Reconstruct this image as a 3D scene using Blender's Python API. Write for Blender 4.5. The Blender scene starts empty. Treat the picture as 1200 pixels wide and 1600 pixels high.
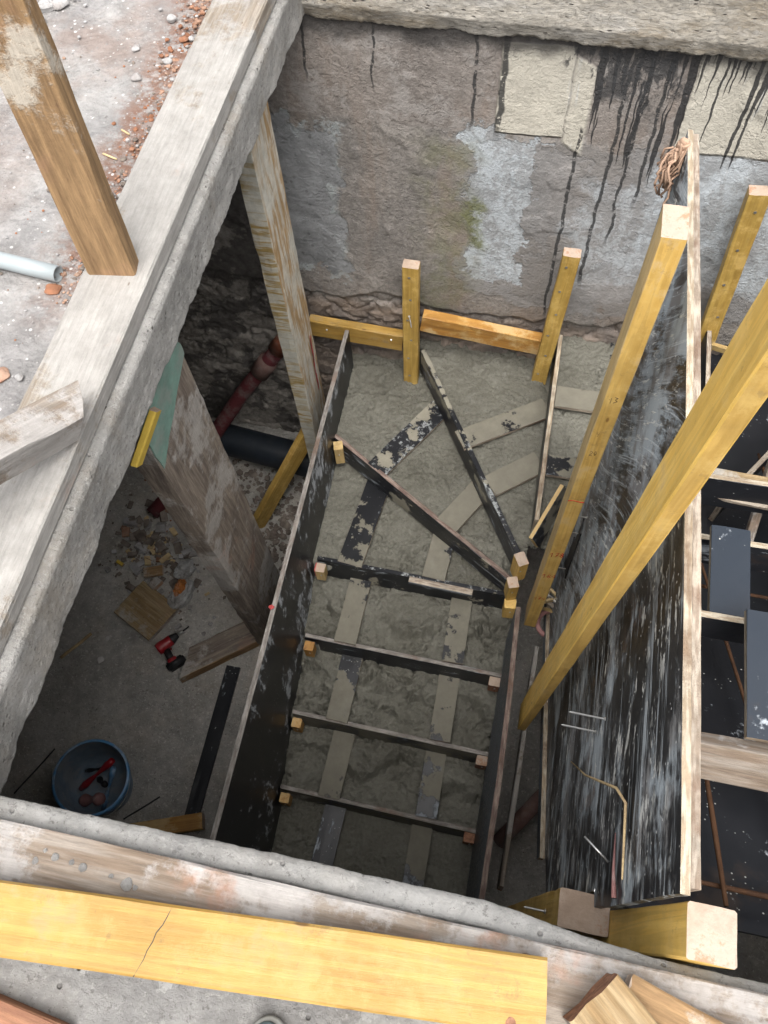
import bpy, bmesh, math, random
import numpy as np
from mathutils import Vector, Matrix
random.seed(7)
S = bpy.context.scene
COL = S.collection
R = math.radians

# ------------------------------------------------------------------ camera
cam_d = bpy.data.cameras.new("camera"); cam = bpy.data.objects.new("camera", cam_d); COL.objects.link(cam)
M = Matrix(((0.98006652, 0.19566364, -0.03442902), (0.15863637, -0.87506172, -0.45727616), (-0.11959983, 0.44269936, -0.88865807)))
# rows: image right, image down, view direction (world axes)
rot = Matrix((M[0], -M[1], -M[2])).transposed()
cam.matrix_world = Matrix.Translation((0, 0, 1.5)) @ rot.to_4x4()
cam_d.sensor_fit = 'VERTICAL'; cam_d.sensor_height = 24.0; cam_d.lens = 24.0 * 1300 / 1600
cam_d.clip_start = 0.02; cam_d.clip_end = 300
S.camera = cam

# ------------------------------------------------------------------ light: overcast day
w = bpy.data.worlds.new("World"); S.world = w; w.use_nodes = True
nt = w.node_tree; bg = nt.nodes['Background']
sky = nt.nodes.new('ShaderNodeTexSky'); sky.sky_type = 'NISHITA'; sky.sun_disc = False
SUN_EL, SUN_ROT = R(69), R(170)
sky.sun_elevation = SUN_EL; sky.sun_rotation = SUN_ROT; sky.air_density = 1.0; sky.dust_density = 6.0; sky.ozone_density = 0.6
hs = nt.nodes.new('ShaderNodeHueSaturation'); hs.inputs['Saturation'].default_value = 0.2
nt.links.new(sky.outputs[0], hs.inputs['Color']); nt.links.new(hs.outputs[0], bg.inputs[0])
bg.inputs[1].default_value = 0.15
sd = bpy.data.lights.new("sun", 'SUN'); sun = bpy.data.objects.new("sun", sd); COL.objects.link(sun)
sd.energy = .9; sd.angle = R(55); sd.color = (1, .97, .93)
dv = Vector((math.sin(SUN_ROT) * math.cos(SUN_EL), math.cos(SUN_ROT) * math.cos(SUN_EL), math.sin(SUN_EL)))
sun.rotation_euler = (-dv).to_track_quat('-Z', 'Y').to_euler()
S.view_settings.view_transform = 'Standard'; S.view_settings.look = 'None'
S.view_settings.gamma = 1; S.view_settings.use_curve_mapping = False
S.view_settings.exposure = 1.35
S.render.engine = 'CYCLES'
S.cycles.max_bounces = 8; S.cycles.diffuse_bounces = 6

# ------------------------------------------------------------------ numpy noise
rng = np.random.RandomState(3)
_T = rng.rand(64, 64, 64)
def vnoise(x, y, z=0.0):
    x = np.asarray(x, float); y = np.asarray(y, float); z = np.zeros_like(x) + z
    xi, yi, zi = np.floor(x).astype(int), np.floor(y).astype(int), np.floor(z).astype(int)
    fx, fy, fz = x - xi, y - yi, z - zi
    fx, fy, fz = [f * f * (3 - 2 * f) for f in (fx, fy, fz)]
    o = 0
    for a in (0, 1):
        for b in (0, 1):
            for c in (0, 1):
                o = o + _T[(xi + a) % 64, (yi + b) % 64, (zi + c) % 64] * (fx if a else 1 - fx) * (fy if b else 1 - fy) * (fz if c else 1 - fz)
    return o * 2 - 1
def fbm(x, y, z=0.0, oct=4, gain=.5):
    o, a = 0, 1.0
    for k in range(oct):
        o = o + a * vnoise(np.asarray(x) * 2 ** k + 17 * k, np.asarray(y) * 2 ** k + 5 * k, np.asarray(z) * 2 ** k + 9 * k); a *= gain
    return o
def voro(x, y):
    x = np.asarray(x, float); y = np.asarray(y, float); xi = np.floor(x).astype(int); yi = np.floor(y).astype(int)
    f1 = np.full(x.shape, 9.); f2 = np.full(x.shape, 9.); cid = np.zeros(x.shape)
    for a in (-1, 0, 1):
        for b in (-1, 0, 1):
            cx, cy = xi + a, yi + b; jx = cx + _T[cx % 64, cy % 64, 7]; jy = cy + _T[cx % 64, cy % 64, 21]
            d = np.hypot(x - jx, y - jy); n = d < f1
            f2 = np.where(n, f1, np.minimum(f2, d)); cid = np.where(n, _T[cx % 64, cy % 64, 33], cid); f1 = np.where(n, d, f1)
    return f1, f2, cid
def n1(x, s=0):
    return float(vnoise(np.array([x]), np.array([s * 1.37 + .5]), s * .71 + .3)[0])

# ------------------------------------------------------------------ material toolkit
class T:
    def __init__(s, name, rough=.85, spec=.3):
        s.m = bpy.data.materials.new(name); s.m.use_nodes = True
        s.n = s.m.node_tree.nodes; s.l = s.m.node_tree.links
        s.b = s.n['Principled BSDF']; s.b.inputs['Roughness'].default_value = rough
        s.b.inputs['Specular IOR Level'].default_value = spec
        tc = s.n.new('ShaderNodeTexCoord'); s.P = tc.outputs['Object']
        oi = s.n.new('ShaderNodeObjectInfo'); s.rnd = oi.outputs['Random']
        s.Q = s.vadd(s.P, s.vscale(s.comb(s.rnd, s.mul(s.rnd, 3.7), s.mul(s.rnd, 7.3)), 9.0))
        sp = s.n.new('ShaderNodeSeparateXYZ'); s.l.new(s.P, sp.inputs[0]); s.x, s.y, s.z = sp.outputs
    def put(s, inp, v):
        if isinstance(v, bpy.types.NodeSocket): s.l.new(v, inp)
        elif isinstance(v, (tuple, list)) and len(v) == 3 and inp.type == 'RGBA': inp.default_value = (*v, 1)
        else: inp.default_value = v
    def math(s, op, a, b=0.0, c=0.0, clamp=False):
        n = s.n.new('ShaderNodeMath'); n.operation = op; n.use_clamp = clamp
        s.put(n.inputs[0], a); s.put(n.inputs[1], b); s.put(n.inputs[2], c); return n.outputs[0]
    def add(s, a, b): return s.math('ADD', a, b)
    def sub(s, a, b): return s.math('SUBTRACT', a, b)
    def mul(s, a, b): return s.math('MULTIPLY', a, b)
    def mx(s, a, b): return s.math('MAXIMUM', a, b)
    def mn(s, a, b): return s.math('MINIMUM', a, b)
    def comb(s, a, b, c):
        n = s.n.new('ShaderNodeCombineXYZ'); s.put(n.inputs[0], a); s.put(n.inputs[1], b); s.put(n.inputs[2], c); return n.outputs[0]
    def vadd(s, a, b):
        n = s.n.new('ShaderNodeVectorMath'); n.operation = 'ADD'; s.put(n.inputs[0], a); s.put(n.inputs[1], b); return n.outputs[0]
    def vscale(s, a, k):
        n = s.n.new('ShaderNodeVectorMath'); n.operation = 'SCALE'; s.put(n.inputs[0], a); n.inputs[3].default_value = k; return n.outputs[0]
    def stretch(s, sx, sy, sz, v=None, rot=(0, 0, 0)):
        n = s.n.new('ShaderNodeMapping'); s.put(n.inputs[0], v if v is not None else s.Q)
        n.inputs['Scale'].default_value = (sx, sy, sz); n.inputs['Rotation'].default_value = rot; return n.outputs[0]
    def noise(s, sc, det=4, rough=.55, v=None, dist=0.0):
        n = s.n.new('ShaderNodeTexNoise'); s.put(n.inputs['Vector'], v if v is not None else s.Q)
        n.inputs['Scale'].default_value = sc; n.inputs['Detail'].default_value = det
        n.inputs['Roughness'].default_value = rough; n.inputs['Distortion'].default_value = dist; return n.outputs['Fac']
    def vor(s, sc, v=None, feat='F1', rand=1.0):
        n = s.n.new('ShaderNodeTexVoronoi'); s.put(n.inputs['Vector'], v if v is not None else s.Q)
        n.inputs['Scale'].default_value = sc; n.feature = feat; n.inputs['Randomness'].default_value = rand; return n.outputs['Distance']
    def step(s, f, a, b):            # smooth 0..1 as f goes a..b
        n = s.n.new('ShaderNodeMapRange'); n.interpolation_type = 'SMOOTHSTEP'; n.clamp = True
        s.put(n.inputs[0], f)
        if a <= b:
            n.inputs[1].default_value = a; n.inputs[2].default_value = b; n.inputs[3].default_value = 0; n.inputs[4].default_value = 1
        else:
            n.inputs[1].default_value = b; n.inputs[2].default_value = a; n.inputs[3].default_value = 1; n.inputs[4].default_value = 0
        return n.outputs[0]
    def mix(s, f, a, b):
        n = s.n.new('ShaderNodeMix'); n.data_type = 'RGBA'; s.put(n.inputs[0], f); s.put(n.inputs[6], a); s.put(n.inputs[7], b); return n.outputs[2]
    def var(s, c, f, k=.25):         # multiply colour by 1 +- k
        n = s.n.new('ShaderNodeHueSaturation'); s.put(n.inputs['Color'], c)
        mr = s.n.new('ShaderNodeMapRange'); mr.clamp = True; s.put(mr.inputs[0], f); mr.inputs[1].default_value = .30; mr.inputs[2].default_value = .70
        mr.inputs[3].default_value = 1 - k; mr.inputs[4].default_value = 1 + k
        s.put(n.inputs['Value'], mr.outputs[0]); return n.outputs[0]
    def box(s, u, v, u0, u1, v0, v1, soft=.01):
        a = s.mul(s.step(u, u0 - soft, u0 + soft), s.step(u, u1 + soft, u1 - soft))
        b = s.mul(s.step(v, v0 - soft, v0 + soft), s.step(v, v1 + soft, v1 - soft))
        return s.mul(a, b)
    def done(s, col, bump=None, dist=.01, strength=.6, rough=None, spec=None):
        k = ALB.get(s.m.name.split('.')[0], .9)
        if k != 1:
            n = s.n.new('ShaderNodeHueSaturation'); s.put(n.inputs['Color'], col); n.inputs['Value'].default_value = k; col = n.outputs[0]
        s.put(s.b.inputs['Base Color'], col)
        if bump is not None:
            n = s.n.new('ShaderNodeBump'); n.inputs['Distance'].default_value = dist; n.inputs['Strength'].default_value = strength
            s.put(n.inputs['Height'], bump); s.l.new(n.outputs[0], s.b.inputs['Normal'])
        if rough is not None: s.put(s.b.inputs['Roughness'], rough)
        if spec is not None: s.put(s.b.inputs['Specular IOR Level'], spec)
        return s.m

MAT = {}
# overall reflectance of each surface family
ALB = {'dusty_concrete': .74, 'cast_concrete_edge': .98, 'rough_ring_beam_concrete': .92, 'near_concrete': .88, 'brightened_lip_concrete': .92, 'lit_yellow_timber': .95, 'cement_caked_plank': .68, 'weathered_grey_plank': .80,
       'old_brown_timber': 1.0, 'pale_timber': .80, 'bright_yellow_board': .54, 'yellow_shuttering_timber': .92, 'planed_light_timber': .88, 'aged_yellow_timber': .95,
       'wet_orange_timber': .85, 'sawn_end_grain': .74, 'old_stained_plaster': 1.02, 'blue_bucket_plastic': 1.7, 'cement_stained_bucket_inside': 1.8, 'red_tool_plastic': .8, 'lower_concrete_floor': 1.5, 'basement_wall_concrete': 1.2, 'fresh_concrete': .47, 'black_film_ply_under_slurry': .54, 'black_film_ply_half_covered': .54, 'speckled_wet_film_ply': .75,
       'bleached_plywood_edge': .78, 'grey_pvc': .75, 'grey_stone': .72, 'dusty_red_pipe': .7, 'dark_blue_pipe': .6, 'rusty_rebar': .5, 'faded_rose_pipe': .8, 'streaked_shuttering_ply': 1, 'scuffed_stringer_ply': 1}
# dusty upper concrete
t = T('dusty_concrete'); t.Q = t.P
c = t.mix(t.step(t.noise(2.2, 6, .6), .35, .65), (.37, .36, .345), (.26, .25, .245))
c = t.var(c, t.noise(14, 6, .7), .32)
c = t.mix(t.mul(t.step(t.noise(5, 7, .78), .5, .62), .5), c, (.47, .45, .43))
red = t.mul(t.mul(t.step(t.noise(3.1, 6, .65), .42, .62), t.step(t.y, .9, 1.9)), t.step(t.x, -2.3, -1.15))
c = t.mix(t.mul(red, .5), c, (.27, .17, .125))
edge = t.mul(t.step(t.add(t.x, t.mul(t.noise(7, 4), .14)), -1.13, -1.02), t.step(t.noise(30, 4, .7), .38, .6))
edge = t.mul(edge, t.step(t.y, 1.0, 1.3))
c = t.mix(t.mul(edge, .8), c, (.20, .09, .05))
c = t.mix(t.step(t.vor(60), .22, .12), c, t.mix(t.noise(40, 0), (.62, .60, .58), (.12, .11, .10)))
c = t.mix(t.mul(t.step(t.vor(26), .13, .09), .8), c, (.68, .66, .64))
MAT['ground'] = t.done(c, t.add(t.noise(40, 8, .7), t.mul(t.vor(60), -.4)), .02, .7)

def concrete(name, a, b, ochre=0.0, pit=.5, dark=(.1, .09, .08), white=.4, vx=1, stretch=(1, 1, 1)):
    t = T(name); t.Q = t.stretch(*stretch, v=t.P)
    c = t.mix(t.step(t.noise(2.5, 6, .6), .35, .65), a, b)
    c = t.var(c, t.noise(22, 6, .7), .22)
    c = t.mix(t.mul(t.step(t.noise(6, 6, .7), .5, .68), white), c, (.62, .60, .57))
    if ochre: c = t.mix(t.mul(t.step(t.noise(3.4, 6, .7), .46, .66), ochre), c, (.30, .22, .12))
    c = t.mix(t.mul(t.step(t.noise(70, 4, .8), .56, .64), .5), c, (.60, .58, .55)); c = t.mix(t.mul(t.step(t.noise(85, 4, .8, v=t.vadd(t.P, (3, 3, 3))), .57, .65), .55), c, (.13, .12, .11))
    holes = t.mul(t.step(t.vor(38), .20, .10), t.step(t.noise(9, 3), .45, .6))
    c = t.mix(t.mul(holes, pit), c, dark)
    return t.done(c, t.sub(t.add(t.add(t.noise(45, 8, .8), t.mul(t.vor(55), .15)), t.mul(t.noise(7, 4), .5)), t.mul(holes, .8)), .026, .9)
MAT['edge'] = concrete('cast_concrete_edge', (.46, .445, .42), (.33, .32, .30), .3)
MAT['beam'] = concrete('rough_ring_beam_concrete', (.56, .52, .455), (.40, .36, .30), .55, .9, white=.5, stretch=(.6, 1, 1.6))
MAT['near_edge'] = concrete('near_concrete', (.40, .39, .375), (.28, .27, .26), .1, .6, white=.5)
MAT['lip'] = concrete('brightened_lip_concrete', (.52, .51, .49), (.40, .39, .37), .1, .5, white=.5)  # brighter copy of the near concrete, making up for shade beside the plank
MAT['floor'] = concrete('lower_concrete_floor', (.34, .325, .30), (.24, .23, .21), .15, .3, white=.15)
MAT['basement'] = concrete('basement_wall_concrete', (.42, .40, .37), (.33, .31, .29), .2, .5, white=.2)

# plank caked in cement (local Z = length)
def caked(name, base, brown, amt, rose=.3, cake=(.45, .43, .40)):
    t = T(name)
    g = t.noise(6, 6, .6, v=t.stretch(9, 9, .6), dist=.4)
    wood = t.mix(t.step(g, .35, .65), base, brown)
    fine = t.noise(30, 6, .7, v=t.stretch(5, 5, .35))
    wood = t.var(wood, fine, .3)
    ck = t.step(t.add(t.noise(2.6, 8, .7), t.mul(t.noise(40, 4, .8), .12)), .66 - amt * .16, .74 - amt * .16)
    c = t.mix(t.mul(ck, .88), wood, t.var(t.var(cake, t.noise(12, 8, .78), .22), fine, .16))
    c = t.mix(t.mul(t.mul(ck, t.step(t.noise(3.4, 7, .7), .52, .62)), .35), c, (.30, .28, .26))
    c = t.mix(t.mul(t.step(t.noise(5.5, 5, .6), .60, .72), rose), c, (.40, .22, .15))
    c = t.mix(t.mul(t.step(t.vor(9, v=t.stretch(2.6, 2.6, 1)), .08, .04), .6), c, (.12, .07, .04))
    return t.done(c, t.add(t.mul(fine, .7), t.add(t.mul(ck, .5), t.mul(t.noise(60, 5, .8), .5))), .006, .6, rough=.88)
MAT['plank_white'] = caked('cement_caked_plank', (.36, .32, .27), (.27, .22, .17), 1.2, .45, (.41, .395, .37))
MAT['plank_grey'] = caked('weathered_grey_plank', (.29, .25, .21), (.20, .15, .11), .80, .6, (.40, .38, .36))
MAT['old_wood'] = caked('old_brown_timber', (.285, .18, .09), (.18, .11, .055), .42, .2, (.42, .38, .32))
MAT['old_wood_dark'] = caked('plaster_smeared_old_board', (.27, .225, .18), (.15, .12, .10), .72, .35, (.40, .375, .345))
MAT['old_wood_pale'] = caked('pale_timber', (.36, .27, .155), (.25, .165, .08), .40, .2, (.42, .39, .34))
MAT['brown_end'] = caked('red_brown_timber', (.33, .17, .10), (.19, .09, .055), .15, .3, (.42, .38, .35))
# post with cross splatter
t = T('cement_splashed_post')
g = t.noise(5, 6, .6, v=t.stretch(1.2, 1.2, 9), dist=.6)
l = t.noise(5, 6, .6, v=t.stretch(8, 8, 1.0), dist=.5)
c = t.mix(t.step(g, .45, .6), (.50, .47, .39), (.34, .24, .09))
c2 = t.mix(t.step(l, .42, .6), (.56, .52, .44), (.38, .25, .12))
geo = t.n.new('ShaderNodeNewGeometry'); 
tn = t.n.new('ShaderNodeTexCoord'); sx = t.n.new('ShaderNodeSeparateXYZ'); t.l.new(tn.outputs['Normal'], sx.inputs[0])
c = t.mix(t.step(t.math('ABSOLUTE', sx.outputs[0]), .4, .6), c, c2)
c = t.mix(t.mul(t.step(t.noise(3, 6, .6), .48, .62), .6), c, (.50, .50, .45))
c = t.var(c, t.noise(30, 5, .7), .2)
MAT['splash_post'] = t.done(c, t.noise(40, 6, .7), .006, .6)

# yellow three-ply timber
def yellow(name, a, b, wear=.2, dirt=.25):
    t = T(name, .6, .35)
    g = t.noise(5, 6, .6, v=t.stretch(11, 11, .45), dist=.7)
    rings = t.math('SINE', t.mul(t.add(t.noise(2.0, 3, .5, v=t.stretch(7, 7, .35), dist=.8), 0), 60))
    c = t.mix(t.step(g, .3, .7), a, b)
    c = t.var(c, t.step(rings, -1, 1), .07)
    c = t.var(c, t.noise(4.5, 7, .7), .20)
    c = t.mix(t.mul(t.step(t.noise(9, 8, .78), .48, .60), .45), c, t.var((.60, .42, .15), t.noise(30, 3), .2))
    c = t.mix(t.mul(t.step(t.noise(26, 6, .8), .58, .66), .35), c, (.22, .15, .07))
    wr = t.step(t.add(t.noise(4.5, 7, .7), t.mul(t.noise(30, 3, .7, v=t.stretch(4, 4, .5)), .2)), .74 - wear * .3, .84 - wear * .3)
    c = t.mix(t.mul(wr, .7), c, (.56, .40, .20))
    d = t.step(t.noise(7, 6, .75), .56, .75)
    c = t.mix(t.mul(d, dirt), c, (.20, .14, .07))
    kn = t.step(t.vor(5.5, v=t.stretch(2.2, 2.2, .8)), .07, .03)
    c = t.mix(t.mul(kn, .75), c, (.16, .07, .02))
    return t.done(c, t.add(t.mul(g, .6), t.mul(t.noise(50, 5, .8, v=t.stretch(3, 3, .4)), .5)), .004, .5, rough=t.add(.5, t.mul(wr, .3)))
MAT['yellow'] = yellow('yellow_shuttering_timber', (.58, .375, .11), (.49, .30, .075), .2, .25)
MAT['yellow_bright'] = yellow('bright_yellow_board', (.64, .40, .105), (.56, .32, .07), .35, .4)
MAT['yellow_lit'] = yellow('lit_yellow_timber', (.78, .52, .14), (.68, .42, .09), .15, .2)  # brighter copy of the yellow timber, with light put into its colour
MAT['yellow_olive'] = yellow('aged_yellow_timber', (.44, .29, .075), (.33, .20, .045), .1, .35)
MAT['orange'] = yellow('wet_orange_timber', (.45, .23, .055), (.34, .16, .035), .45, .35)
MAT['tan_light'] = yellow('planed_light_timber', (.52, .39, .19), (.43, .29, .12), .25, .2)
# end grain
t = T('sawn_end_grain')
rg = t.noise(14, 6, .75)
c = t.var(t.mix(t.step(t.noise(7, 5, .6), .35, .65), (.47, .35, .26), (.50, .41, .335)), rg, .2)
c = t.mix(t.mul(t.step(t.noise(7, 7, .78), .52, .60), .7), c, (.38, .17, .07))
MAT['end'] = t.done(c, t.noise(80, 4, .7), .004, .6)
# film-faced plywood
def film(name, amt, sc=(1, 14, 1), lump=.5, tint=(.45, .49, .53), base=(.012, .013, .016), mudd=0.0, rough=.38):
    t = T(name, rough, .5)
    s1 = t.noise(7, 7, .7, v=t.stretch(*sc), dist=.25)
    s2 = t.noise(24, 5, .7, v=t.stretch(*sc))
    patch = t.noise(2.0, 4, .6)
    f = t.add(t.mul(s1, .6), t.add(t.mul(s2, .35), t.mul(patch, lump)))
    lo = .475 + lump * .5 + .10 - amt * .22
    m = t.step(f, lo + .02, lo + .085)
    speck = t.mul(t.step(t.vor(55, v=t.stretch(1, 1, 1)), .16, .08), t.step(t.noise(8, 3), .5, .62))
    c = t.mix(t.mul(t.step(patch, .4, .7), .5), base, (.035, .035, .04))
    c = t.mix(t.mul(m, .7), c, t.var(tint, s2, .4))
    c = t.mix(t.mul(speck, .8), c, (.55, .55, .52))
    br = t.mul(t.step(t.noise(3.2, 5, .7), .58, .7), .35)
    c = t.mix(br, c, (.07, .045, .03))
    if mudd:
        md = t.step(t.add(t.noise(4.2, 6, .62), t.mul(t.noise(26, 4, .7), .2)), .70 - mudd * .20, .73 - mudd * .20)
        c = t.mix(t.mul(md, .96), c, t.var((.275, .255, .20), t.noise(20, 5, .7), .15))
        m = t.mx(m, md)
    return t.done(c, t.add(t.mul(m, .6), t.mul(t.noise(60, 4, .8), .3)), .004, .45, rough=t.add(rough, t.mul(t.mx(m, speck), .4)), spec=.3)
MAT['film_mud'] = film('black_film_ply_under_slurry', .25, (1, 1, 1), .5, mudd=.95)
MAT['film_half'] = film('black_film_ply_half_covered', .3, (1, 1, 1), .5, mudd=.66)
MAT['film_speck'] = film('speckled_wet_film_ply', .45, (2.5, 2.5, 2.5), .3, tint=(.4, .42, .42), mudd=.25)
MAT['film_clean'] = film('black_film_ply', .16, (2, 2, .6), .4, mudd=.0)
MAT['film_riser'] = film('black_film_ply_splashed', .28, (3, 3, .5), .35, mudd=.08)
MAT['film_blue'] = film('bluish_wet_film_ply', .30, (1, 1, 1), .5, base=(.022, .029, .040), rough=.3)
MAT['film_side'] = film('scuffed_stringer_ply', .34, (1.6, 1.2, .5), .55, tint=(.50, .53, .56), base=(.009, .010, .012))
MAT['film_grey'] = film('greyed_stringer_ply', .75, (3, 9, 2), .45, tint=(.2, .22, .24), base=(.03, .033, .038))
# big panel: long hairline streaks along Y near, blotchy smears far
t = T('streaked_shuttering_ply', .4, .5); t.Q = t.P
bend = t.add(t.z, t.mul(t.y, t.mul(t.step(t.y, .7, 1.6), .55)))
V = t.comb(t.x, t.y, bend)
h1 = t.noise(30, 5, .7, v=t.stretch(1, .045, 1, v=V)); h2 = t.noise(70, 4, .7, v=t.stretch(1, .05, 1.2, v=V))
h3 = t.noise(8, 8, .78, v=t.stretch(1, .38, 1, v=V), dist=.2); pt = t.noise(2.6, 5, .65)
lines = t.mul(t.mx(t.step(h1, .565, .64), t.mul(t.step(h2, .58, .66), .8)), t.step(t.noise(3.3, 4, .6, v=t.stretch(1, .5, 1, v=V)), .36, .52))
sm = t.step(t.add(t.mul(h3, .65), t.add(t.mul(pt, .5), t.mul(t.step(t.y, .7, 1.3), .07))), .555, .64)
fl = t.mul(t.step(t.noise(42, 4, .7, v=t.stretch(1, .3, 1, v=V)), .57, .63), t.step(t.noise(5, 3, .6), .42, .55))
c = t.mix(t.step(pt, .35, .65), (.009, .010, .012), (.035, .035, .037))
c = t.mix(t.mul(sm, .75), c, t.mix(t.step(t.noise(9, 4), .4, .6), (.42, .47, .50), (.24, .235, .23)))
c = t.mix(t.mul(lines, .7), c, (.50, .54, .56))
c = t.mix(t.mul(fl, .8), c, (.62, .62, .58))
c = t.mix(t.mul(t.step(t.vor(40), .12, .07), .8), c, (.62, .62, .6))
c = t.mix(t.mul(t.step(t.noise(3.7, 5, .7), .60, .68), .6), c, (.12, .08, .06))
MAT['big_film'] = t.done(c, t.add(t.mul(sm, .5), t.add(t.mul(lines, .4), t.mul(fl, .6))), .004, .5, rough=t.add(.4, t.mul(t.mx(sm, lines), .4)), spec=.3)
# plywood edges
def plyedge(name, a, b, ax):
    t = T(name)
    k = {'x': (1.0, .12, .12), 'y': (.12, 1.0, .12), 'z': (.12, .12, 1.0)}[ax]
    ly = t.noise(150, 2, .5, v=t.stretch(*k))
    c = t.mix(t.step(ly, .4, .6), a, b)
    c = t.var(c, t.noise(9, 6, .7), .35)
    c = t.mix(t.mul(t.step(t.noise(4, 5, .7), .52, .66), .6), c, (.14, .08, .05))
    return t.done(c, t.add(ly, t.noise(70, 4, .8)), .005, .7)
MAT['ply_edge'] = plyedge('plywood_edge', (.36, .31, .25), (.24, .19, .145), 'x')
MAT['ply_edge_grey'] = plyedge('dusty_grey_plywood_edge', (.27, .25, .23), (.19, .17, .15), 'x')
MAT['ply_edge_red'] = plyedge('damp_plywood_edge', (.22, .17, .14), (.14, .095, .08), 'x')
MAT['ply_edge_pale'] = plyedge('bleached_plywood_edge', (.46, .40, .31), (.33, .26, .18), 'x')
# fresh concrete
t = T('fresh_concrete', .62, .4); t.Q = t.P
c = t.mix(t.step(t.noise(3.0, 6, .6), .3, .7), (.315, .305, .25), (.215, .205, .162))
c = t.var(c, t.noise(60, 6, .75), .22)
c = t.mix(t.mul(t.step(t.noise(90, 3, .8), .58, .66), .5), c, (.11, .10, .075))
c = t.mix(t.mul(t.step(t.noise(11, 6, .7), .55, .7), .45), c, (.33, .32, .28))
c = t.mix(t.mul(t.step(t.noise(8, 6, .7, v=t.vadd(t.P, (4, 2, 1))), .62, .72), .6), c, (.12, .09, .07))
MAT['fresh'] = t.done(c, t.add(t.noise(45, 7, .7, dist=1.2), t.mul(t.noise(150, 4, .7), .4)), .012, .8, rough=t.add(.34, t.mul(t.noise(20, 4), .4)))
# retaining wall
t = T('old_stained_plaster', .9, .25); t.Q = t.P
wx = t.add(t.x, t.mul(t.sub(t.noise(4, 7, .68), .5), .42)); wz = t.add(t.z, t.mul(t.sub(t.noise(4.5, 7, .68, v=t.vadd(t.P, (3, 0, 5))), .5), .42))
sx_ = t.add(t.x, t.mul(t.sub(t.noise(9, 4), .5), .02)); sz_ = t.add(t.z, t.mul(t.sub(t.noise(8, 4), .5), .02))
c = t.mix(t.step(t.noise(3, 6, .6), .35, .65), (.285, .26, .235), (.20, .185, .17))
c = t.var(c, t.noise(40, 6, .75), .40)
c = t.mix(t.mul(t.step(t.vor(48), .16, .08), .6), c, (.10, .09, .085))
c = t.mix(t.mul(t.step(t.noise(75, 3, .8), .60, .66), .5), c, (.40, .38, .36))
c = t.mix(t.mul(t.step(t.noise(2.4, 6, .65, v=t.stretch(2.2, 1, .5, v=t.P)), .48, .64), .4), c, (.25, .185, .14))
upper = t.step(sz_, -.56, -.54)
c = t.mix(t.mul(upper, .3), c, (.22, .18, .155))
c = t.mix(t.mul(t.mul(upper, t.step(t.noise(5, 7, .75), .50, .60)), .6), c, (.33, .31, .29))
# smooth grey patch at left
pch = t.box(wx, wz, -1.4, -.78, -1.36, -.60, .006)
g = t.var(t.mix(t.noise(4, 5), (.30, .31, .31), (.21, .21, .215)), t.noise(12, 6, .7), .3)
g = t.mix(t.mul(t.step(t.vor(22), .2, .12), .5), g, (.09, .09, .09))
c = t.mix(pch, c, g)
rim = t.sub(t.box(wx, wz, -1.4, -.768, -1.385, -.588, .008), t.box(wx, wz, -1.4, -.79, -1.35, -.61, .008))
c = t.mix(t.mul(t.mul(rim, t.step(t.noise(8, 4), .42, .55)), .8), c, (.40, .43, .43))
# grey render right half
g2 = t.box(wx, wz, -.30, 2.2, -1.42, -.545, .01)
c = t.mix(t.mul(g2, .7), c, t.var((.265, .26, .255), t.noise(9, 7, .75), .35))
gb = t.step(t.noise(2.7, 7, .7, v=t.vadd(t.P, (7, 1, 2))), .50, .515)
c = t.mix(t.mul(t.mul(g2, gb), .5), c, (.22, .20, .18))
# white efflorescence
ef = t.step(t.add(t.noise(5, 8, .75, v=t.stretch(1.6, 1, .8, v=t.P)), t.mul(t.noise(34, 4, .8), .35)), .62, .76)
em = t.mx(t.box(wx, wz, -.27, .0, -1.30, -.555, .006), t.mx(t.box(wx, wz, .42, 1.8, -1.2, -.55, .03), t.mul(t.box(wx, wz, .17, .5, -1.25, -.70, .03), .55)))
c = t.mix(t.mul(t.mul(ef, em), .85), c, (.56, .60, .63))
c = t.mix(t.mul(em, .45), c, (.40, .43, .45))
# moss
ms = t.mul(t.box(wx, wz, -.46, -.24, -1.55, -.62, .08), t.step(t.noise(9, 6, .7), .36, .62))
c = t.mix(t.mul(ms, .45), c, (.16, .165, .075))
ms2 = t.mul(t.box(wx, wz, -.30, -.21, -1.12, -.85, .03), t.step(t.noise(25, 4, .7), .3, .55))
c = t.mix(t.mul(ms2, .75), c, (.15, .16, .05))
# beige facing
tl = t.mx(t.box(sx_, sz_, -.185, .055, -.545, -.21, .004), t.mx(t.box(sx_, t.add(sz_, t.mul(sx_, .6)), .055, .13, -.53, -.20, .01), t.box(sx_, sz_, .44, 2.5, -.55, -.15, .006)))
tcol = t.var(t.mix(t.noise(3.2, 5), (.56, .52, .44), (.47, .44, .37)), t.noise(18, 5, .7), .12)
c = t.mix(tl, c, tcol)
wh = t.mul(tl, t.step(t.noise(14, 4, .6, v=t.stretch(2.2, 1, .16, v=t.P)), .58, .68))
c = t.mix(t.mul(wh, .55), c, (.55, .56, .55))
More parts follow.
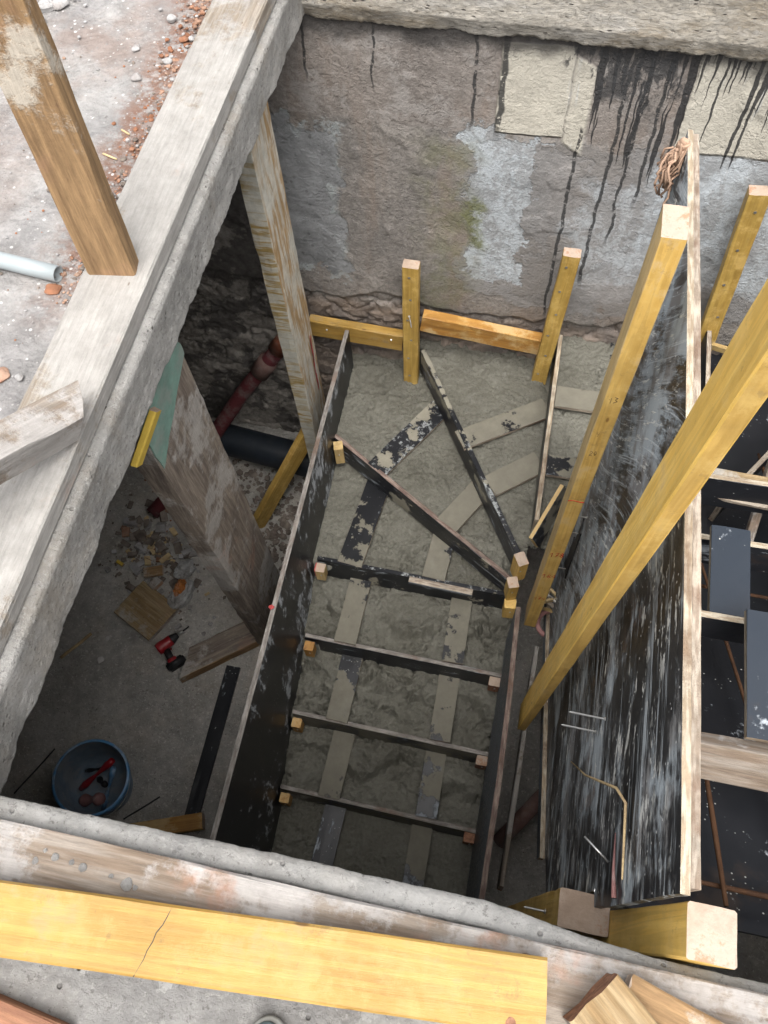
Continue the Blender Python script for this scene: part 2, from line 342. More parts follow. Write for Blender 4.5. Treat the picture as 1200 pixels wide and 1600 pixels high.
# bitumen runs: thin downwards from the beam
dv_ = t.sub(-.13, t.z)
wob = t.add(t.x, t.mul(t.sub(t.noise(9, 3), .5), .03))
dn = t.noise(38, 2.2, .6, v=t.comb(wob, 0.0, t.mul(t.z, .03)))
side = t.mul(t.step(t.x, -.05, .30), .15)
run = t.step(t.add(t.sub(dn, t.mul(dv_, .30)), side), .645, .66)
run = t.mul(run, t.step(t.noise(45, 3, .8), .2, .42))
c = t.mix(t.mul(run, .93), c, (.030, .030, .031))
for (xc, zt, zb, ww) in ((.115, -.5, -1.48, .007), (.235, -.2, -1.25, .008), (-.175, -.15, -.55, .012), (.30, -.2, -1.0, .006), (-.27, -.15, -.53, .006), (-.62, -.05, -.42, .004), (.36, -.2, -.8, .007), (-1.07, -.1, -.5, .012), (-.86, -.1, -.4, .005)):
    dd = t.math('ABSOLUTE', t.sub(t.add(t.x, t.mul(t.sub(t.noise(7, 4, v=t.vadd(t.P, (xc * 9, 0, 0))), .5), .05)), xc))
    mk = t.mul(t.mul(t.step(dd, ww * 1.2, ww * .6), t.mul(t.step(t.z, zb - .05, zb + .05), t.step(t.z, zt + .01, zt - .01))), t.step(t.noise(34, 3, .8), .34, .46))
    c = t.mix(t.mul(mk, .9), c, (.035, .035, .035))
# dark band along the top of the wall
tb = t.mul(t.step(t.add(t.z, t.mul(t.noise(9, 5), .14)), -.20, -.14), .8)
c = t.mix(tb, c, (.05, .047, .045))
# tar smear centre
tm = t.mul(t.box(wx, wz, .03, .42, -.38, -.15, .03), t.step(t.noise(14, 5, .7, v=t.stretch(1, 1, .45, v=t.P)), .47, .55))
c = t.mix(t.mul(tm, .85), c, (.045, .045, .046))
# brick and loose stone at foot, left basement part
low = t.step(t.add(t.z, t.mul(t.noise(5, 5), .16)), -1.44, -1.52)
st = t.mix(t.step(t.noise(6, 5, .6), .4, .6), (.27, .21, .165), (.15, .125, .11)); st = t.var(st, t.noise(24, 6, .75), .45)
c = t.mix(t.mul(low, .75), c, st)
lf = t.step(wx, -1.05, -1.12)
lw = t.mix(t.step(t.noise(1.9, 7, .62), .485, .515), (.30, .275, .245), (.13, .12, .11)); lw = t.var(lw, t.noise(26, 6, .7), .4)
c = t.mix(lf, c, lw)
hb = t.add(t.mul(t.noise(26, 8, .75), .55), t.add(t.mul(pch, -.25), t.add(t.mul(em, -.22), t.add(t.mul(g2, .1), t.mul(gb, .12)))))
hb = t.add(hb, t.add(t.mul(tl, .5), t.mul(run, .12)))
hb = t.add(hb, t.mul(t.noise(90, 4, .8), .35))
MAT['wall'] = t.done(c, hb, .026, .85, rough=t.sub(.92, t.mul(run, .45)))

def plain(name, col, rough=.5, spec=.4, metal=0, v=.25, sc=14, dirt=None, da=.5, bump=.3):
    t = T(name, rough, spec); t.b.inputs['Metallic'].default_value = metal
    c = t.var(col, t.noise(sc, 6, .7), v)
    if dirt: c = t.mix(t.mul(t.step(t.noise(sc * .6, 6, .7), .46, .62), da), c, dirt)
    return t.done(c, t.noise(sc * 4, 5, .7), .003, bump)
MAT['rust'] = plain('rusty_rebar', (.17, .085, .045), .85, .2, dirt=(.07, .04, .03))
MAT['steel'] = plain('zinc_screw', (.62, .62, .60), .35, .5, .9, .1)
MAT['pipe_red'] = plain('dusty_red_pipe', (.15, .035, .04), .7, .25, dirt=(.21, .16, .15), da=.8)
MAT['pipe_orange'] = plain('orange_socket', (.26, .09, .05), .6, .3, dirt=(.2, .17, .16))
MAT['pipe_black'] = plain('dark_blue_pipe', (.022, .030, .042), .5, .4, dirt=(.06, .06, .06), da=.3)
MAT['pipe_rose'] = plain('faded_rose_pipe', (.30, .15, .14), .65, .3, dirt=(.42, .34, .32), da=.6)
MAT['pipe_brown'] = plain('dusty_brown_pipe', (.17, .10, .085), .7, .3, dirt=(.24, .19, .17), da=.6)
MAT['pvc'] = plain('grey_pvc', (.36, .40, .41), .35, .5, v=.06, dirt=(.40, .39, .37), da=.3, bump=.1)
MAT['dark'] = plain('pipe_bore', (.05, .05, .05), .8)
MAT['bucket'] = plain('blue_bucket_plastic', (.045, .13, .24), .4, .5, v=.2, dirt=(.22, .25, .27), da=.55)
MAT['bucket_in'] = plain('cement_stained_bucket_inside', (.10, .13, .16), .6, .4, dirt=(.16, .16, .16), da=.6)
MAT['tool_red'] = plain('red_tool_plastic', (.36, .012, .02), .4, .5, v=.1, dirt=(.25, .12, .11), da=.2, sc=30)
MAT['tool_black'] = plain('black_rubber', (.014, .014, .015), .55, .4, v=.3, dirt=(.05, .05, .05))
MAT['green'] = plain('green_paint_on_board', (.19, .31, .26), .7, .3, v=.25, dirt=(.29, .31, .28), da=.6)
MAT['chip'] = plain('brick_chip', (.25, .115, .065), .9, .2, v=.5, sc=8, dirt=(.42, .33, .26), da=.5)
MAT['stone'] = plain('grey_stone', (.42, .41, .40), .9, .2, v=.3, sc=20, dirt=(.26, .22, .20), da=.5, bump=.6)
MAT['debris'] = plain('rubble_debris', (.19, .16, .135), .9, .2, v=.6, sc=12, dirt=(.09, .07, .06), da=.6, bump=.6)
MAT['woodchip'] = plain('splintered_wood', (.50, .38, .21), .8, .2, v=.3, sc=20, dirt=(.3, .2, .12))
MAT['fibre'] = plain('hemp_fibre', (.36, .24, .17), .9, .1, v=.4, sc=30)
MAT['plastic'] = plain('crumpled_film', (.33, .33, .32), .3, .6, v=.4, sc=18, dirt=(.16, .13, .11), da=.5)
MAT['amber'] = plain('amber_wrapper', (.40, .13, .02), .4, .5, v=.4, sc=20, dirt=(.12, .05, .02), da=.5)
MAT['shoe'] = plain('grey_blue_shoe_leather', (.12, .17, .19), .6, .3, v=.3, sc=30, dirt=(.30, .30, .29), da=.4)
MAT['shoe_sole'] = plain('pale_shoe_sole', (.45, .46, .44), .7, .3)
MAT['red_ink'] = plain('red_marker', (.45, .02, .02), .7, .2, v=.1)
MAT['pencil'] = plain('pencil_marking', (.14, .10, .06), .7, .2, v=.1)
MAT['paper'] = plain('white_scrap', (.62, .60, .57), .8, .2, v=.15)
MAT['yellow_paint'] = plain('yellow_painted_strip', (.66, .46, .08), .6, .3, v=.15)
MAT['red_paint'] = plain('red_paint_smear', (.42, .07, .07), .7, .2, v=.3)

# ------------------------------------------------------------------ object helpers
def tag(o, label=None, cat=None, group=None, kind=None):
    if label: o['label'] = label
    if cat: o['category'] = cat
    if group: o['group'] = group
    if kind: o['kind'] = kind
    return o
def link(name, me, mats, parent=None, mw=None, smooth=False):
    for m in mats: me.materials.append(MAT[m] if isinstance(m, str) else m)
    if smooth:
        for p in me.polygons: p.use_smooth = True
    o = bpy.data.objects.new(name, me); COL.objects.link(o)
    if mw is None: mw = Matrix.Identity(4)
    if parent is not None:
        o.parent = parent; o.matrix_local = WM[parent.name].inverted() @ mw
    else: o.matrix_local = mw
    WM[o.name] = mw.copy()
    return o
WM = {}
def empty(name, loc, label, cat, group=None):
    o = bpy.data.objects.new(name, None); COL.objects.link(o); o.location = loc; o.empty_display_size = .05
    WM[o.name] = Matrix.Translation(loc); return tag(o, label, cat, group)
def frame(a, b, hint):
    a, b = Vector(a), Vector(b); z = (b - a).normalized(); h = Vector(hint)
    x = (h - z * h.dot(z)).normalized(); y = z.cross(x)
    m = Matrix.Identity(4)
    for i in range(3): m[i][0], m[i][1], m[i][2], m[i][3] = x[i], y[i], z[i], a[i]
    return m, (b - a).length
def at(px, py, z):
    d = Vector((0, 0, 0)); q = ((px - 600) / 1300, (py - 800) / 1300, 1)
    for i in range(3): d[i] = sum(M[k][i] * q[k] for k in range(3))
    return Vector((0, 0, 1.5)) + d * ((z - 1.5) / d.z)
SEED = [0]
def timber(name, a, b, w, d, mats=('yellow', 'yellow', 'end'), hint=(1, 0, 0), parent=None, wob=.0015, bev=.003, step=.05, ends=None, chip=0.0, bow=0.0):
    """squared timber, local Z = length, w along hint, d across; mats = (+-x faces, +-y faces, ends)"""
    SEED[0] += 1; sd_ = SEED[0]
    m, L = frame(a, b, hint)
    n = max(2, int(L / step)) + 1
    bm = bmesh.new(); W, D = w / 2, d / 2; bv = min(bev, W * .4, D * .4)
    prof = []
    def side(p, q, k, idx):
        for i in range(k + 1):
            t_ = i / k; prof.append((p[0] + (q[0] - p[0]) * t_, p[1] + (q[1] - p[1]) * t_, idx if i < k else -1))
    kx = 3 if D > .02 else 1; ky = 3 if W > .02 else 1
    side((W, -D + bv), (W, D - bv), kx, 0); side((W - bv, D), (-W + bv, D), ky, 1)
    side((-W, D - bv), (-W, -D + bv), kx, 0); side((-W + bv, -D), (W - bv, -D), ky, 1)
    rings = []
    for i in range(n):
        z = L * i / (n - 1); ring = []
        for j, (x, y, _) in enumerate(prof):
            dx = n1(z * 9 + j * 3.1, sd_) * wob; dy = n1(z * 9 + j * 5.3, sd_ + 40) * wob
            cc = 1.0
            if chip:
                e = n1(z * 14 + (j // 4) * 7, sd_ + 11); cc = 1 - max(0, e - .25) * chip * (1 if prof[j][2] == -1 or prof[j - 1][2] == -1 else .3)
            zz = z
            if ends and i == 0: zz += ends[0] * (x / W)
            if ends and i == n - 1: zz += ends[1] * (x / W)
            bw = bow * math.sin(math.pi * i / (n - 1))
            ring.append(bm.verts.new((x * cc + dx, y * cc + dy + bw, zz + (n1(j * 2.3, sd_) * wob * 1.5 if i in (0, n - 1) else 0))))
        rings.append(ring)
    K = len(prof)
    for i in range(n - 1):
        for j in range(K):
            f = bm.faces.new((rings[i][j], rings[i][(j + 1) % K], rings[i + 1][(j + 1) % K], rings[i + 1][j]))
            f.material_index = max(0, prof[j][2]) if prof[j][2] >= 0 else 0
    f = bm.faces.new(list(reversed(rings[0]))); f.material_index = 2
    f = bm.faces.new(rings[-1]); f.material_index = 2
    me = bpy.data.meshes.new(name); bm.to_mesh(me); bm.free()
    return link(name, me, mats, parent, m)
def ply(name, a, b, height, th, face='film_riser', edge='ply_edge', up=(0, 0, 1), parent=None, **k):
    """sheet strip: a->b along its length, thickness horizontal/normal, height along 'up' hint (local Y)"""
    a_, b_ = Vector(a), Vector(b); z = (b_ - a_).normalized(); u = Vector(up); u = (u - z * u.dot(z)).normalized()
    x = u.cross(z)
    return timber(name, a, b, th, height, (face, edge, edge), hint=x, parent=parent, bev=.001, wob=k.pop('wob', .001), **k)
def tube(name, pts, r, mat, parent=None, seg=12, caps=True, smooth=True, rfun=None, wall=None, extra=()):
    bm = bmesh.new(); P = [Vector(p) for p in pts]; rings = []; up = Vector((.13, .3, .94))
    for i, p in enumerate(P):
        tdir = (P[min(i + 1, len(P) - 1)] - P[max(i - 1, 0)]).normalized()
        x = up - tdir * up.dot(tdir)
        if x.length < .1: x = Vector((1, 0, 0)) - tdir * tdir.x
        x.normalize(); y = tdir.cross(x); up = x
        rr = r * (rfun(i / (len(P) - 1)) if rfun else 1)
        rings.append([bm.verts.new(p + x * rr * math.cos(2 * math.pi * k / seg) + y * rr * math.sin(2 * math.pi * k / seg)) for k in range(seg)])
    for i in range(len(P) - 1):
        for k in range(seg): bm.faces.new((rings[i][k], rings[i][(k + 1) % seg], rings[i + 1][(k + 1) % seg], rings[i + 1][k]))
    if caps and not wall: bm.faces.new(list(reversed(rings[0]))); bm.faces.new(rings[-1])
    me = bpy.data.meshes.new(name); bm.normal_update(); bm.to_mesh(me); bm.free()
    o = link(name, me, [mat, *extra], parent, None, smooth)
    if wall:
        md = o.modifiers.new('wall', 'SOLIDIFY'); md.thickness = wall; md.offset = -1
    return o
def lathe(name, prof, mat, loc, parent=None, seg=40, rot=None, smooth=True, top=False):
    bm = bmesh.new(); rings = []
    for (r, z) in prof: rings.append([bm.verts.new((r * math.cos(2 * math.pi * k / seg), r * math.sin(2 * math.pi * k / seg), z)) for k in range(seg)])
    for i in range(len(prof) - 1):
        for k in range(seg): bm.faces.new((rings[i][k], rings[i][(k + 1) % seg], rings[i + 1][(k + 1) % seg], rings[i + 1][k]))
    if prof[0][0] > 1e-4 and name != 'rim_band': bm.faces.new(list(reversed(rings[0])))
    if top: bm.faces.new(rings[-1])
    bmesh.ops.remove_doubles(bm, verts=bm.verts, dist=1e-6)
    me = bpy.data.meshes.new(name); bm.to_mesh(me); bm.free()
    mw = Matrix.Translation(loc)
    if rot is not None: mw = mw @ rot
    return link(name, me, [mat], parent, mw, smooth)
def prism(name, poly, axis, a, b, mats, parent=None, sub=1, mw=None, rough=0.0):
    """polygon poly extruded between a and b along axis; mats = (caps, sides)"""
    bm = bmesh.new(); pts = []
    for i in range(len(poly)):
        p, q = poly[i], poly[(i + 1) % len(poly)]
        for k in range(sub): pts.append((p[0] + (q[0] - p[0]) * k / sub, p[1] + (q[1] - p[1]) * k / sub))
    SEED[0] += 1
    if rough: pts = [(p[0] + n1(i * 1.7, SEED[0]) * rough, p[1] + n1(i * 1.3, SEED[0] + 9) * rough) for i, p in enumerate(pts)]
    def v(p, c): return {'x': (c, p[0], p[1]), 'y': (p[0], c, p[1]), 'z': (p[0], p[1], c)}[axis]
    A = [bm.verts.new(v(p, a)) for p in pts]; B = [bm.verts.new(v(p, b)) for p in pts]
    bm.faces.new(A); bm.faces.new(list(reversed(B)))
    for i in range(len(pts)):
        f = bm.faces.new((A[i], B[i], B[(i + 1) % len(pts)], A[(i + 1) % len(pts)])); f.material_index = 1
    bmesh.ops.recalc_face_normals(bm, faces=bm.faces)
    me = bpy.data.meshes.new(name); bm.to_mesh(me); bm.free()
    return link(name, me, mats, parent, mw)
def grid_mesh(name, U, V, pos, mats, parent=None, mask=None, smooth=True):
    """U, V 1-d arrays; pos(u, v)->(x, y, z) arrays"""
    uu, vv = np.meshgrid(U, V, indexing='ij'); X, Y, Z = pos(uu, vv)
    co = np.stack([X, Y, Z], -1).reshape(-1, 3); nu, nv = len(U), len(V)
    i = np.arange(nu - 1)[:, None] * nv + np.arange(nv - 1)[None, :]
    q = np.stack([i, i + nv, i + nv + 1, i + 1], -1).reshape(-1, 4)
    if mask is not None: q = q[mask(uu, vv)[:-1, :-1].reshape(-1)]
    me = bpy.data.meshes.new(name); me.vertices.add(len(co)); me.vertices.foreach_set('co', co.ravel().astype(np.float32))
    me.loops.add(q.size); me.loops.foreach_set('vertex_index', q.ravel().astype(np.int32))
    me.polygons.add(len(q)); me.polygons.foreach_set('loop_start', (np.arange(len(q)) * 4).astype(np.int32))
    me.polygons.foreach_set('loop_total', np.full(len(q), 4, np.int32)); me.update(calc_edges=True); me.validate()
    return link(name, me, mats, parent, None, smooth)
def rock_bm(bm, c, r, sd_, flat=.6, sub=2, mi=0, ang=0.0, lx=1.0):
    g = bmesh.ops.create_icosphere(bm, subdivisions=sub, radius=1)
    for v in g['verts']:
        p = v.co.copy(); k = 1 + .35 * n1(p.x * 1.7 + sd_, int(sd_ * 3) % 50) + .25 * n1(p.y * 2.3 + sd_ * 2, int(sd_ * 7) % 50) + .15 * n1(p.z * 3 + sd_, 5)
        p = Vector((p.x * lx, p.y, p.z * flat)) * r * k
        ca, sa = math.cos(ang), math.sin(ang)
        v.co = Vector((p.x * ca - p.y * sa + c[0], p.x * sa + p.y * ca + c[1], p.z + c[2]))
        for f in v.link_faces: f.material_index = mi
def rock(name, c, r, mat, label, cat, group=None, flat=.6, sd_=None, sub=3, parent=None, lx=1.0):
    bm = bmesh.new(); sd_ = sd_ if sd_ is not None else random.random() * 40
    rock_bm(bm, (0, 0, 0), r, sd_, flat, sub, 0, random.random() * 6, lx)
    me = bpy.data.meshes.new(name); bm.to_mesh(me); bm.free()
    o = link(name, me, [mat], parent, Matrix.Translation(c)); 
    if label: tag(o, label, cat, group)
    return o
def box_bm(bm, c, s, rz=0.0, mi=0, rx=0.0, ry=0.0):
    g = bmesh.ops.create_cube(bm, size=1)
    mt = Matrix.Translation(c) @ Matrix.Rotation(rz, 4, 'Z') @ Matrix.Rotation(ry, 4, 'Y') @ Matrix.Rotation(rx, 4, 'X') @ Matrix.Diagonal((*s, 1))
    bmesh.ops.transform(bm, matrix=mt, verts=g['verts'])
    for v in g['verts']:
        for f in v.link_faces: f.material_index = mi
def bm_obj(name, bm, mats, parent=None, smooth=False, mw=None):
    me = bpy.data.meshes.new(name); bm.to_mesh(me); bm.free(); return link(name, me, mats, parent, mw, smooth)
_scr = None
def screw(p, d, parent, L=.05, name='screw', r=.0022):
    """countersunk screw: p = point where head sits, d = direction the tip points"""
    m, _ = frame(p, Vector(p) + Vector(d), (.3, .5, .81) if abs(Vector(d).normalized().z) < .9 else (1, 0, 0))
    prof = [(.0001, 0), (r * 2.0, 0), (r * 2.0, .0008), (r * .9, .004)]
    z = .004
    while z < L - .006: prof += [(r * .7, z + .0008), (r * 1.05, z + .0018)]; z += .0026
    prof.append((.0002, L))
    bm = bmesh.new(); seg = 8; rings = []
    for (rr, zz) in prof: rings.append([bm.verts.new((rr * math.cos(2 * math.pi * k / seg), rr * math.sin(2 * math.pi * k / seg), zz)) for k in range(seg)])
    for i in range(len(prof) - 1):
        for k in range(seg): bm.faces.new((rings[i][k], rings[i][(k + 1) % seg], rings[i + 1][(k + 1) % seg], rings[i + 1][k]))
    me = bpy.data.meshes.new(name); bm.to_mesh(me); bm.free()
    return link(name, me, ['steel'], parent, m)

# ================================================================== SETTING
# upper slab: one mesh of four slabs round the opening
bm = bmesh.new()
def cube(x0, x1, y0, y1, z0, z1): box_bm(bm, ((x0 + x1) / 2, (y0 + y1) / 2, (z0 + z1) / 2), (x1 - x0, y1 - y0, z1 - z0))
cube(-8, -1.0, -6, 9, -.2, -.006); cube(-1.0, 1.75, -6, -.03, -.2, -.006); cube(1.75, 8, -6, 9, -.2, -.006); cube(-1.0, 1.75, 2.78, 9, -.2, -.006)
o = bm_obj('ground', bm, ['near_edge']); tag(o, kind='structure', label='upper concrete slab around the stair opening')
# dusty visible skin
U = np.arange(-2.6, -.86, .011); V = np.arange(.0, 3.3, .011)
def gp(u, v):
    z = .003 + .006 * fbm(u * 3, v * 3, 1.3, 3) + .004 * fbm(u * 18, v * 18, 4.1, 4)
    return u, v, np.clip(z, -.0015, .03)
o = grid_mesh('dusty_ground', U, V, gp, ['ground']); tag(o, kind='structure', label='dusty rough concrete surface left of the opening')
U = np.arange(-1.6, 1.7, .012); V = np.arange(-.8, -.02, .012)
o = grid_mesh('near_ground', U, V, lambda u, v: (u, v, .002 + .004 * fbm(u * 6, v * 6, 2.3, 4)), ['near_edge']); tag(o, kind='structure')
# lower floor
U = np.arange(-3.2, 2.6, .03); V = np.arange(-2.5, 2.7, .03)
o = grid_mesh('lower_floor', U, V, lambda u, v: (u, v, -2.85 + .006 * fbm(u * 3, v * 3, 7.3, 4)), ['floor']); tag(o, kind='structure')

# slab edges: displaced strips
def edge_strip(name, along, prof, n, amp, ragged, mat, smooth=False):
    """along(t)->(origin xy), prof list of (offset, z, rag); offset is towards the opening"""
    a, b, nrm = along; a, b, nrm = Vector(a), Vector(b), Vector(nrm)
    P = []
    for i in range(len(prof) - 1):
        p, q = prof[i], prof[i + 1]; k = max(1, int(math.hypot(q[0] - p[0], q[1] - p[1]) / .0042))
        for j in range(k): t_ = j / k; P.append([p[m_] + (q[m_] - p[m_]) * t_ for m_ in range(3)])
    P.append(list(prof[-1])); P = np.array(P)
    Ls = (b - a).length; tt = np.linspace(0, 1, n)
    T_, K = np.meshgrid(tt, np.arange(len(P)), indexing='ij')
    off, z, rg = P[K, 0], P[K, 1], P[K, 2]; s = T_ * Ls
    nn = fbm(s * 9 + a.x * 5, z * 9, off * 9 + 3, 4); n2 = fbm(s * 40, z * 40, off * 40, 3)
    n3 = fbm(s * 130, z * 130 + off * 90, 1.7, 2)
    off = off + amp * nn + amp * .5 * n2 + amp * .35 * n3 + rg * ragged * .45 * fbm(s * 13, s * 0 + 2.2, 1.1, 4, .65)
    z = z + amp * .7 * fbm(s * 11, off * 11, z * 11 + 8, 3) + amp * .35 * n3 + rg * ragged * .5 * fbm(s * 12 + 4, s * 0 + .7, 6.1, 5, .7)
    X = a.x + (b.x - a.x) * T_ + nrm.x * off; Y = a.y + (b.y - a.y) * T_ + nrm.y * off
    co = [X, Y, z]
    return grid_mesh(name, tt, np.arange(len(P)), lambda u, v: co, [mat], None, None, smooth)
o = edge_strip('slab_edge', ((-.84, -.02, 0), (-.84, 2.62, 0), (1, 0, 0)), [(-.2, .000, 0), (-.014, .0, 0), (.004, -.008, 0), (.008, -.02, 0), (.002, -.10, 0), (.0, -.16, 1), (-.02, -.185, 1), (-.2, -.20, .3)], 800, .0010, .011, 'edge')
tag(o, 'pale cast concrete slab edge with ragged underside along the left of the opening', 'slab edge')
o = edge_strip('slab_edge', ((1.8, .0, 0), (-1.02, .0, 0), (0, 1, 0)), [(-.2, .0015, 0), (.030, .002, 0), (.040, .022, 0), (.068, .022, 0), (.079, .012, 0), (.08, -.03, 0), (.07, -.14, 0), (.05, -.18, 1), (-.2, -.20, .3)], 800, .0022, .012, 'lip')
for v in o.data.vertices:
    if v.co.x > .1 and v.co.y > -.1: v.co.y -= min(.032, (v.co.x - .1) * .12)
tag(o, 'rough grey concrete lip of the opening nearest the viewer, beneath the grey plank', 'slab edge')
o = edge_strip('concrete_beam', ((-1.1, 2.74, 0), (1.9, 2.70, 0), (0, -1, 0)), [(-.35, .20, 0), (.12, .20, 0), (.15, .185, 0), (.162, .15, 0), (.16, -.02, 0), (.17, -.12, 0), (.15, -.172, 1), (.11, -.2, 1), (-.06, -.215, .5)], 800, .0038, .015, 'beam')
tag(o, 'thick whitish rough concrete beam across the top above the stained wall', 'beam')

# retaining wall at the back
U = np.concatenate([np.arange(-3.2, -1.8, .04), np.arange(-1.8, 1.35, .0085), np.arange(1.35, 2.6, .04)]); V = np.arange(-2.95, -.10, .0085)
def wallp(u, v):
    n = .006 * fbm(u * 3, v * 3, 2.2, 3) + .0012 * fbm(u * 25, v * 25, 6.2, 4)
    low = np.clip((-1.50 + .09 * fbm(u * 3.2, v * 0 + 1.5, 3) - v) / .03, 0, 1)
    # courses of loose stone and broken brick
    cell = fbm(u * 7, v * 13, 9.1, 2); rid = np.abs(vnoise(u * 6 + 3, v * 11 + 1, 5.5))
    ux = u * 4.5 + .45 * fbm(u * 9, v * 9, 1.1, 3); vx = v * 9 + .45 * fbm(u * 9, v * 9, 4.1, 3); f1, f2, cid = voro(ux, vx)
    n = n - low * (.006 + .026 * cid ** 2 + .016 * np.exp(-((f2 - f1) / .10) ** 2)) - low * (.006 * np.abs(fbm(u * 22, v * 30, 2.1, 4)) + .004 * fbm(u * 60, v * 60, 3.1, 2))
    patch = (fbm(u * 2.1 + 5, v * 2.1, 3.3, 4) > .12) * .004
    return u, 2.60 - n * 1.0 + patch * 0 - patch, v
o = grid_mesh('retaining_wall', U, V, wallp, ['wall'], smooth=False)
tag(o, 'old stained plaster wall with black bitumen runs and white patches behind the stair', 'wall')
# remaining basement walls (dim)
for nm, a, b, lab in (('basement_wall', (-3.2, -2.5), (-3.2, 2.7), 'dim basement wall at far left of the lower room'), ('basement_wall', (-3.2, -2.5), (2.5, -2.5), 'dim basement wall under the viewer'), ('basement_wall', (2.5, -2.5), (2.5, 2.7), 'dim basement wall right of the second flight')):
    a3, b3 = Vector((*a, 0)), Vector((*b, 0)); d_ = (b3 - a3).normalized(); nr = Vector((-d_.y, d_.x, 0))
    bm = bmesh.new(); c_ = (a3 + b3) / 2; box_bm(bm, (c_.x + 0 * nr.x, c_.y, -1.52), ((b3 - a3).length + .1, .12, 2.7), math.atan2(d_.y, d_.x))
    tag(bm_obj(nm, bm, ['basement']), lab, 'wall')

# ================================================================== FRESH CONCRETE STAIR
TL = -1.0
def side_of(p, a, b): return (b[0] - a[0]) * (p[1] - a[1]) - (b[1] - a[1]) * (p[0] - a[0])
D1 = ((-.782, 2.086), (.175, 1.478)); D2 = ((-.427, 2.54), (.19, 1.50)); B3x = .213
RY = [1.487, 1.152, .822, .500, .17]      # straight risers
def stair_z(x, y):
    z = np.full_like(x, -2.11)
    z = np.where(y < RY[0], -2.27, z); 
    for k in range(1, 5): z = np.where(y < RY[k], -2.27 - .17 * k, z)
    s1 = (D1[1][0] - D1[0][0]) * (y - D1[0][1]) - (D1[1][1] - D1[0][1]) * (x - D1[0][0])
    z = np.where((s1 > 0) & (y > RY[0]), -1.945, z)
    s2 = (D2[1][0] - D2[0][0]) * (y - D2[0][1]) - (D2[1][1] - D2[0][1]) * (x - D2[0][0])
    z = np.where((s2 > 0) & (y > RY[0]), -1.785, z)
    z = np.where((x > B3x) & (y > 1.62), -1.615, z)
    return z
def conc(u, v):
    base = stair_z(u, v)
    amp = np.clip((1.75 - v) / .5, 0, 1)                       # lower flight is lumpier
    amp = np.where(v < RY[3], .15, amp)
    n = .010 * fbm(u * 6, v * 6, 1.1, 3) + .0045 * fbm(u * 30, v * 30, 3.3, 3, .7) + .0028 * fbm(u * 85, v * 85, 5.3, 2, .8)
    # slumped ridges across each tread
    fr = np.zeros_like(v)
    for k in range(5):
        hi = RY[k]; lo = RY[k + 1] if k < 4 else 0
        fr = np.where((v < hi) & (v >= lo), (v - lo) / (hi - lo), fr)
    wavy = fr + .30 * fbm(u * 5, v * 3, 4.4, 3)
    ledge = 1 / (1 + np.exp(-(wavy - .62) * 26))
    rid = 1 - np.abs(fbm(u * 9, v * 14, 8.8, 3))
    n = n + amp * (.050 * ledge - .020 + .012 * rid + .008 * fbm(u * 14, v * 14, 2.7, 5, .6)) - amp * .014
    n = n + .003 * fbm(u * 34, v * 34, 7.7, 3)
    wu = u + .03 * fbm(u * 8, v * 8, 1.9, 5, .65); wv = v + .03 * fbm(u * 8, v * 8, 6.9, 5, .65)
    gr = np.abs(fbm(wu * 3.6, wv * 7, 12.1, 5, .55)); g2 = np.abs(fbm(wu * 9, wv * 15, 3.1, 5, .6))
    pat = 1 / (1 + np.exp(-fbm(u * 2.3, v * 2.3, 15.2, 3) * 9))
    n = n * (1 + .3 * amp) - (.020 + .038 * amp) * np.exp(-(gr / .05) ** 2) * (.35 + .65 * pat) - (.010 + .016 * amp) * np.exp(-(g2 / .07) ** 2) * pat + .008 * amp
    # trowelled rim drops next to forms
    
    return u, v, base + n - .022
U = np.arange(-.84, .74, .005); V = np.arange(.06, 2.68, .005)
o = grid_mesh('concrete_staircase', U, V, conc, ['fresh'], mask=lambda u, v: (u < .205) | ((v > 1.60) & (u < .345)) | (v > 1.97), smooth=True)
tag(o, 'freshly poured grey concrete stair with wedge-shaped winder steps between black boards', 'staircase')

# ---- formwork of the lower flight
def stringer_top(y): return -1.60 + (y - .18) / (2.5 - .18) * .17
o = prism('stringer_board', [(.02, -2.86), (.02, -1.62), (2.53, -1.675), (2.53, -2.86)], 'x', -.770, -.750, ['film_side', 'ply_edge_grey'], sub=16, rough=.0025)
for v in o.data.vertices: v.co.x -= .015 * v.co.y
tag(o, 'long black film plywood side board left of the lower steps', 'formwork board')
for (y, z) in ((1.05, -1.55),):
    bm = bmesh.new(); rock_bm(bm, (-.776, y, z - .055), .011, 4.2, .35, 2); bm_obj('red_mark', bm, ['red_paint'], o)
o = prism('stringer_board', [(.04, -2.75), (.04, -1.75), (.30, -1.70), (.56, -1.63), (.9, -1.68), (1.33, -1.86), (1.33, -2.3), (.8, -2.6), (.5, -2.75)], 'x', .192, .212, ['film_grey', 'ply_edge_red'], sub=5, rough=.005)
tag(o, 'greyed plywood side board with a frayed reddish top edge right of the lower steps', 'formwork board')

CL = 'orange-ended timber cleats fixing the risers'
def cleat(p, s, lab, top='end', mat='yellow', rz=0.0, red=False):
    a = Vector((p[0], p[1], p[2] - s[2])); b = Vector(p)
    o = timber('cleat', a, b, s[0], s[1], (mat, mat, top), hint=(math.cos(rz), math.sin(rz), 0), wob=.001)
    tag(o, lab, 'wood block', CL)
    dx_ = -.35 if p[0] > -.3 else .35
    screw((p[0] + .006, p[1] - s[1] / 2 - .0035, p[2] - s[2] * .35), (dx_, 1, 0), o, .03, r=.0022)
    if red:
        bm = bmesh.new(); box_bm(bm, (p[0] - s[0] / 2 - .001, p[1], p[2] - .03), (.004, s[1] * .9, .07), rz); bm_obj('red_edge', bm, ['red_paint'], o)
    return o
ordn = ['highest and farthest straight riser board under the winder steps', 'second straight riser board below the winders', 'third straight riser board below the winders', 'lowest riser board, just above the smooth bottom step']
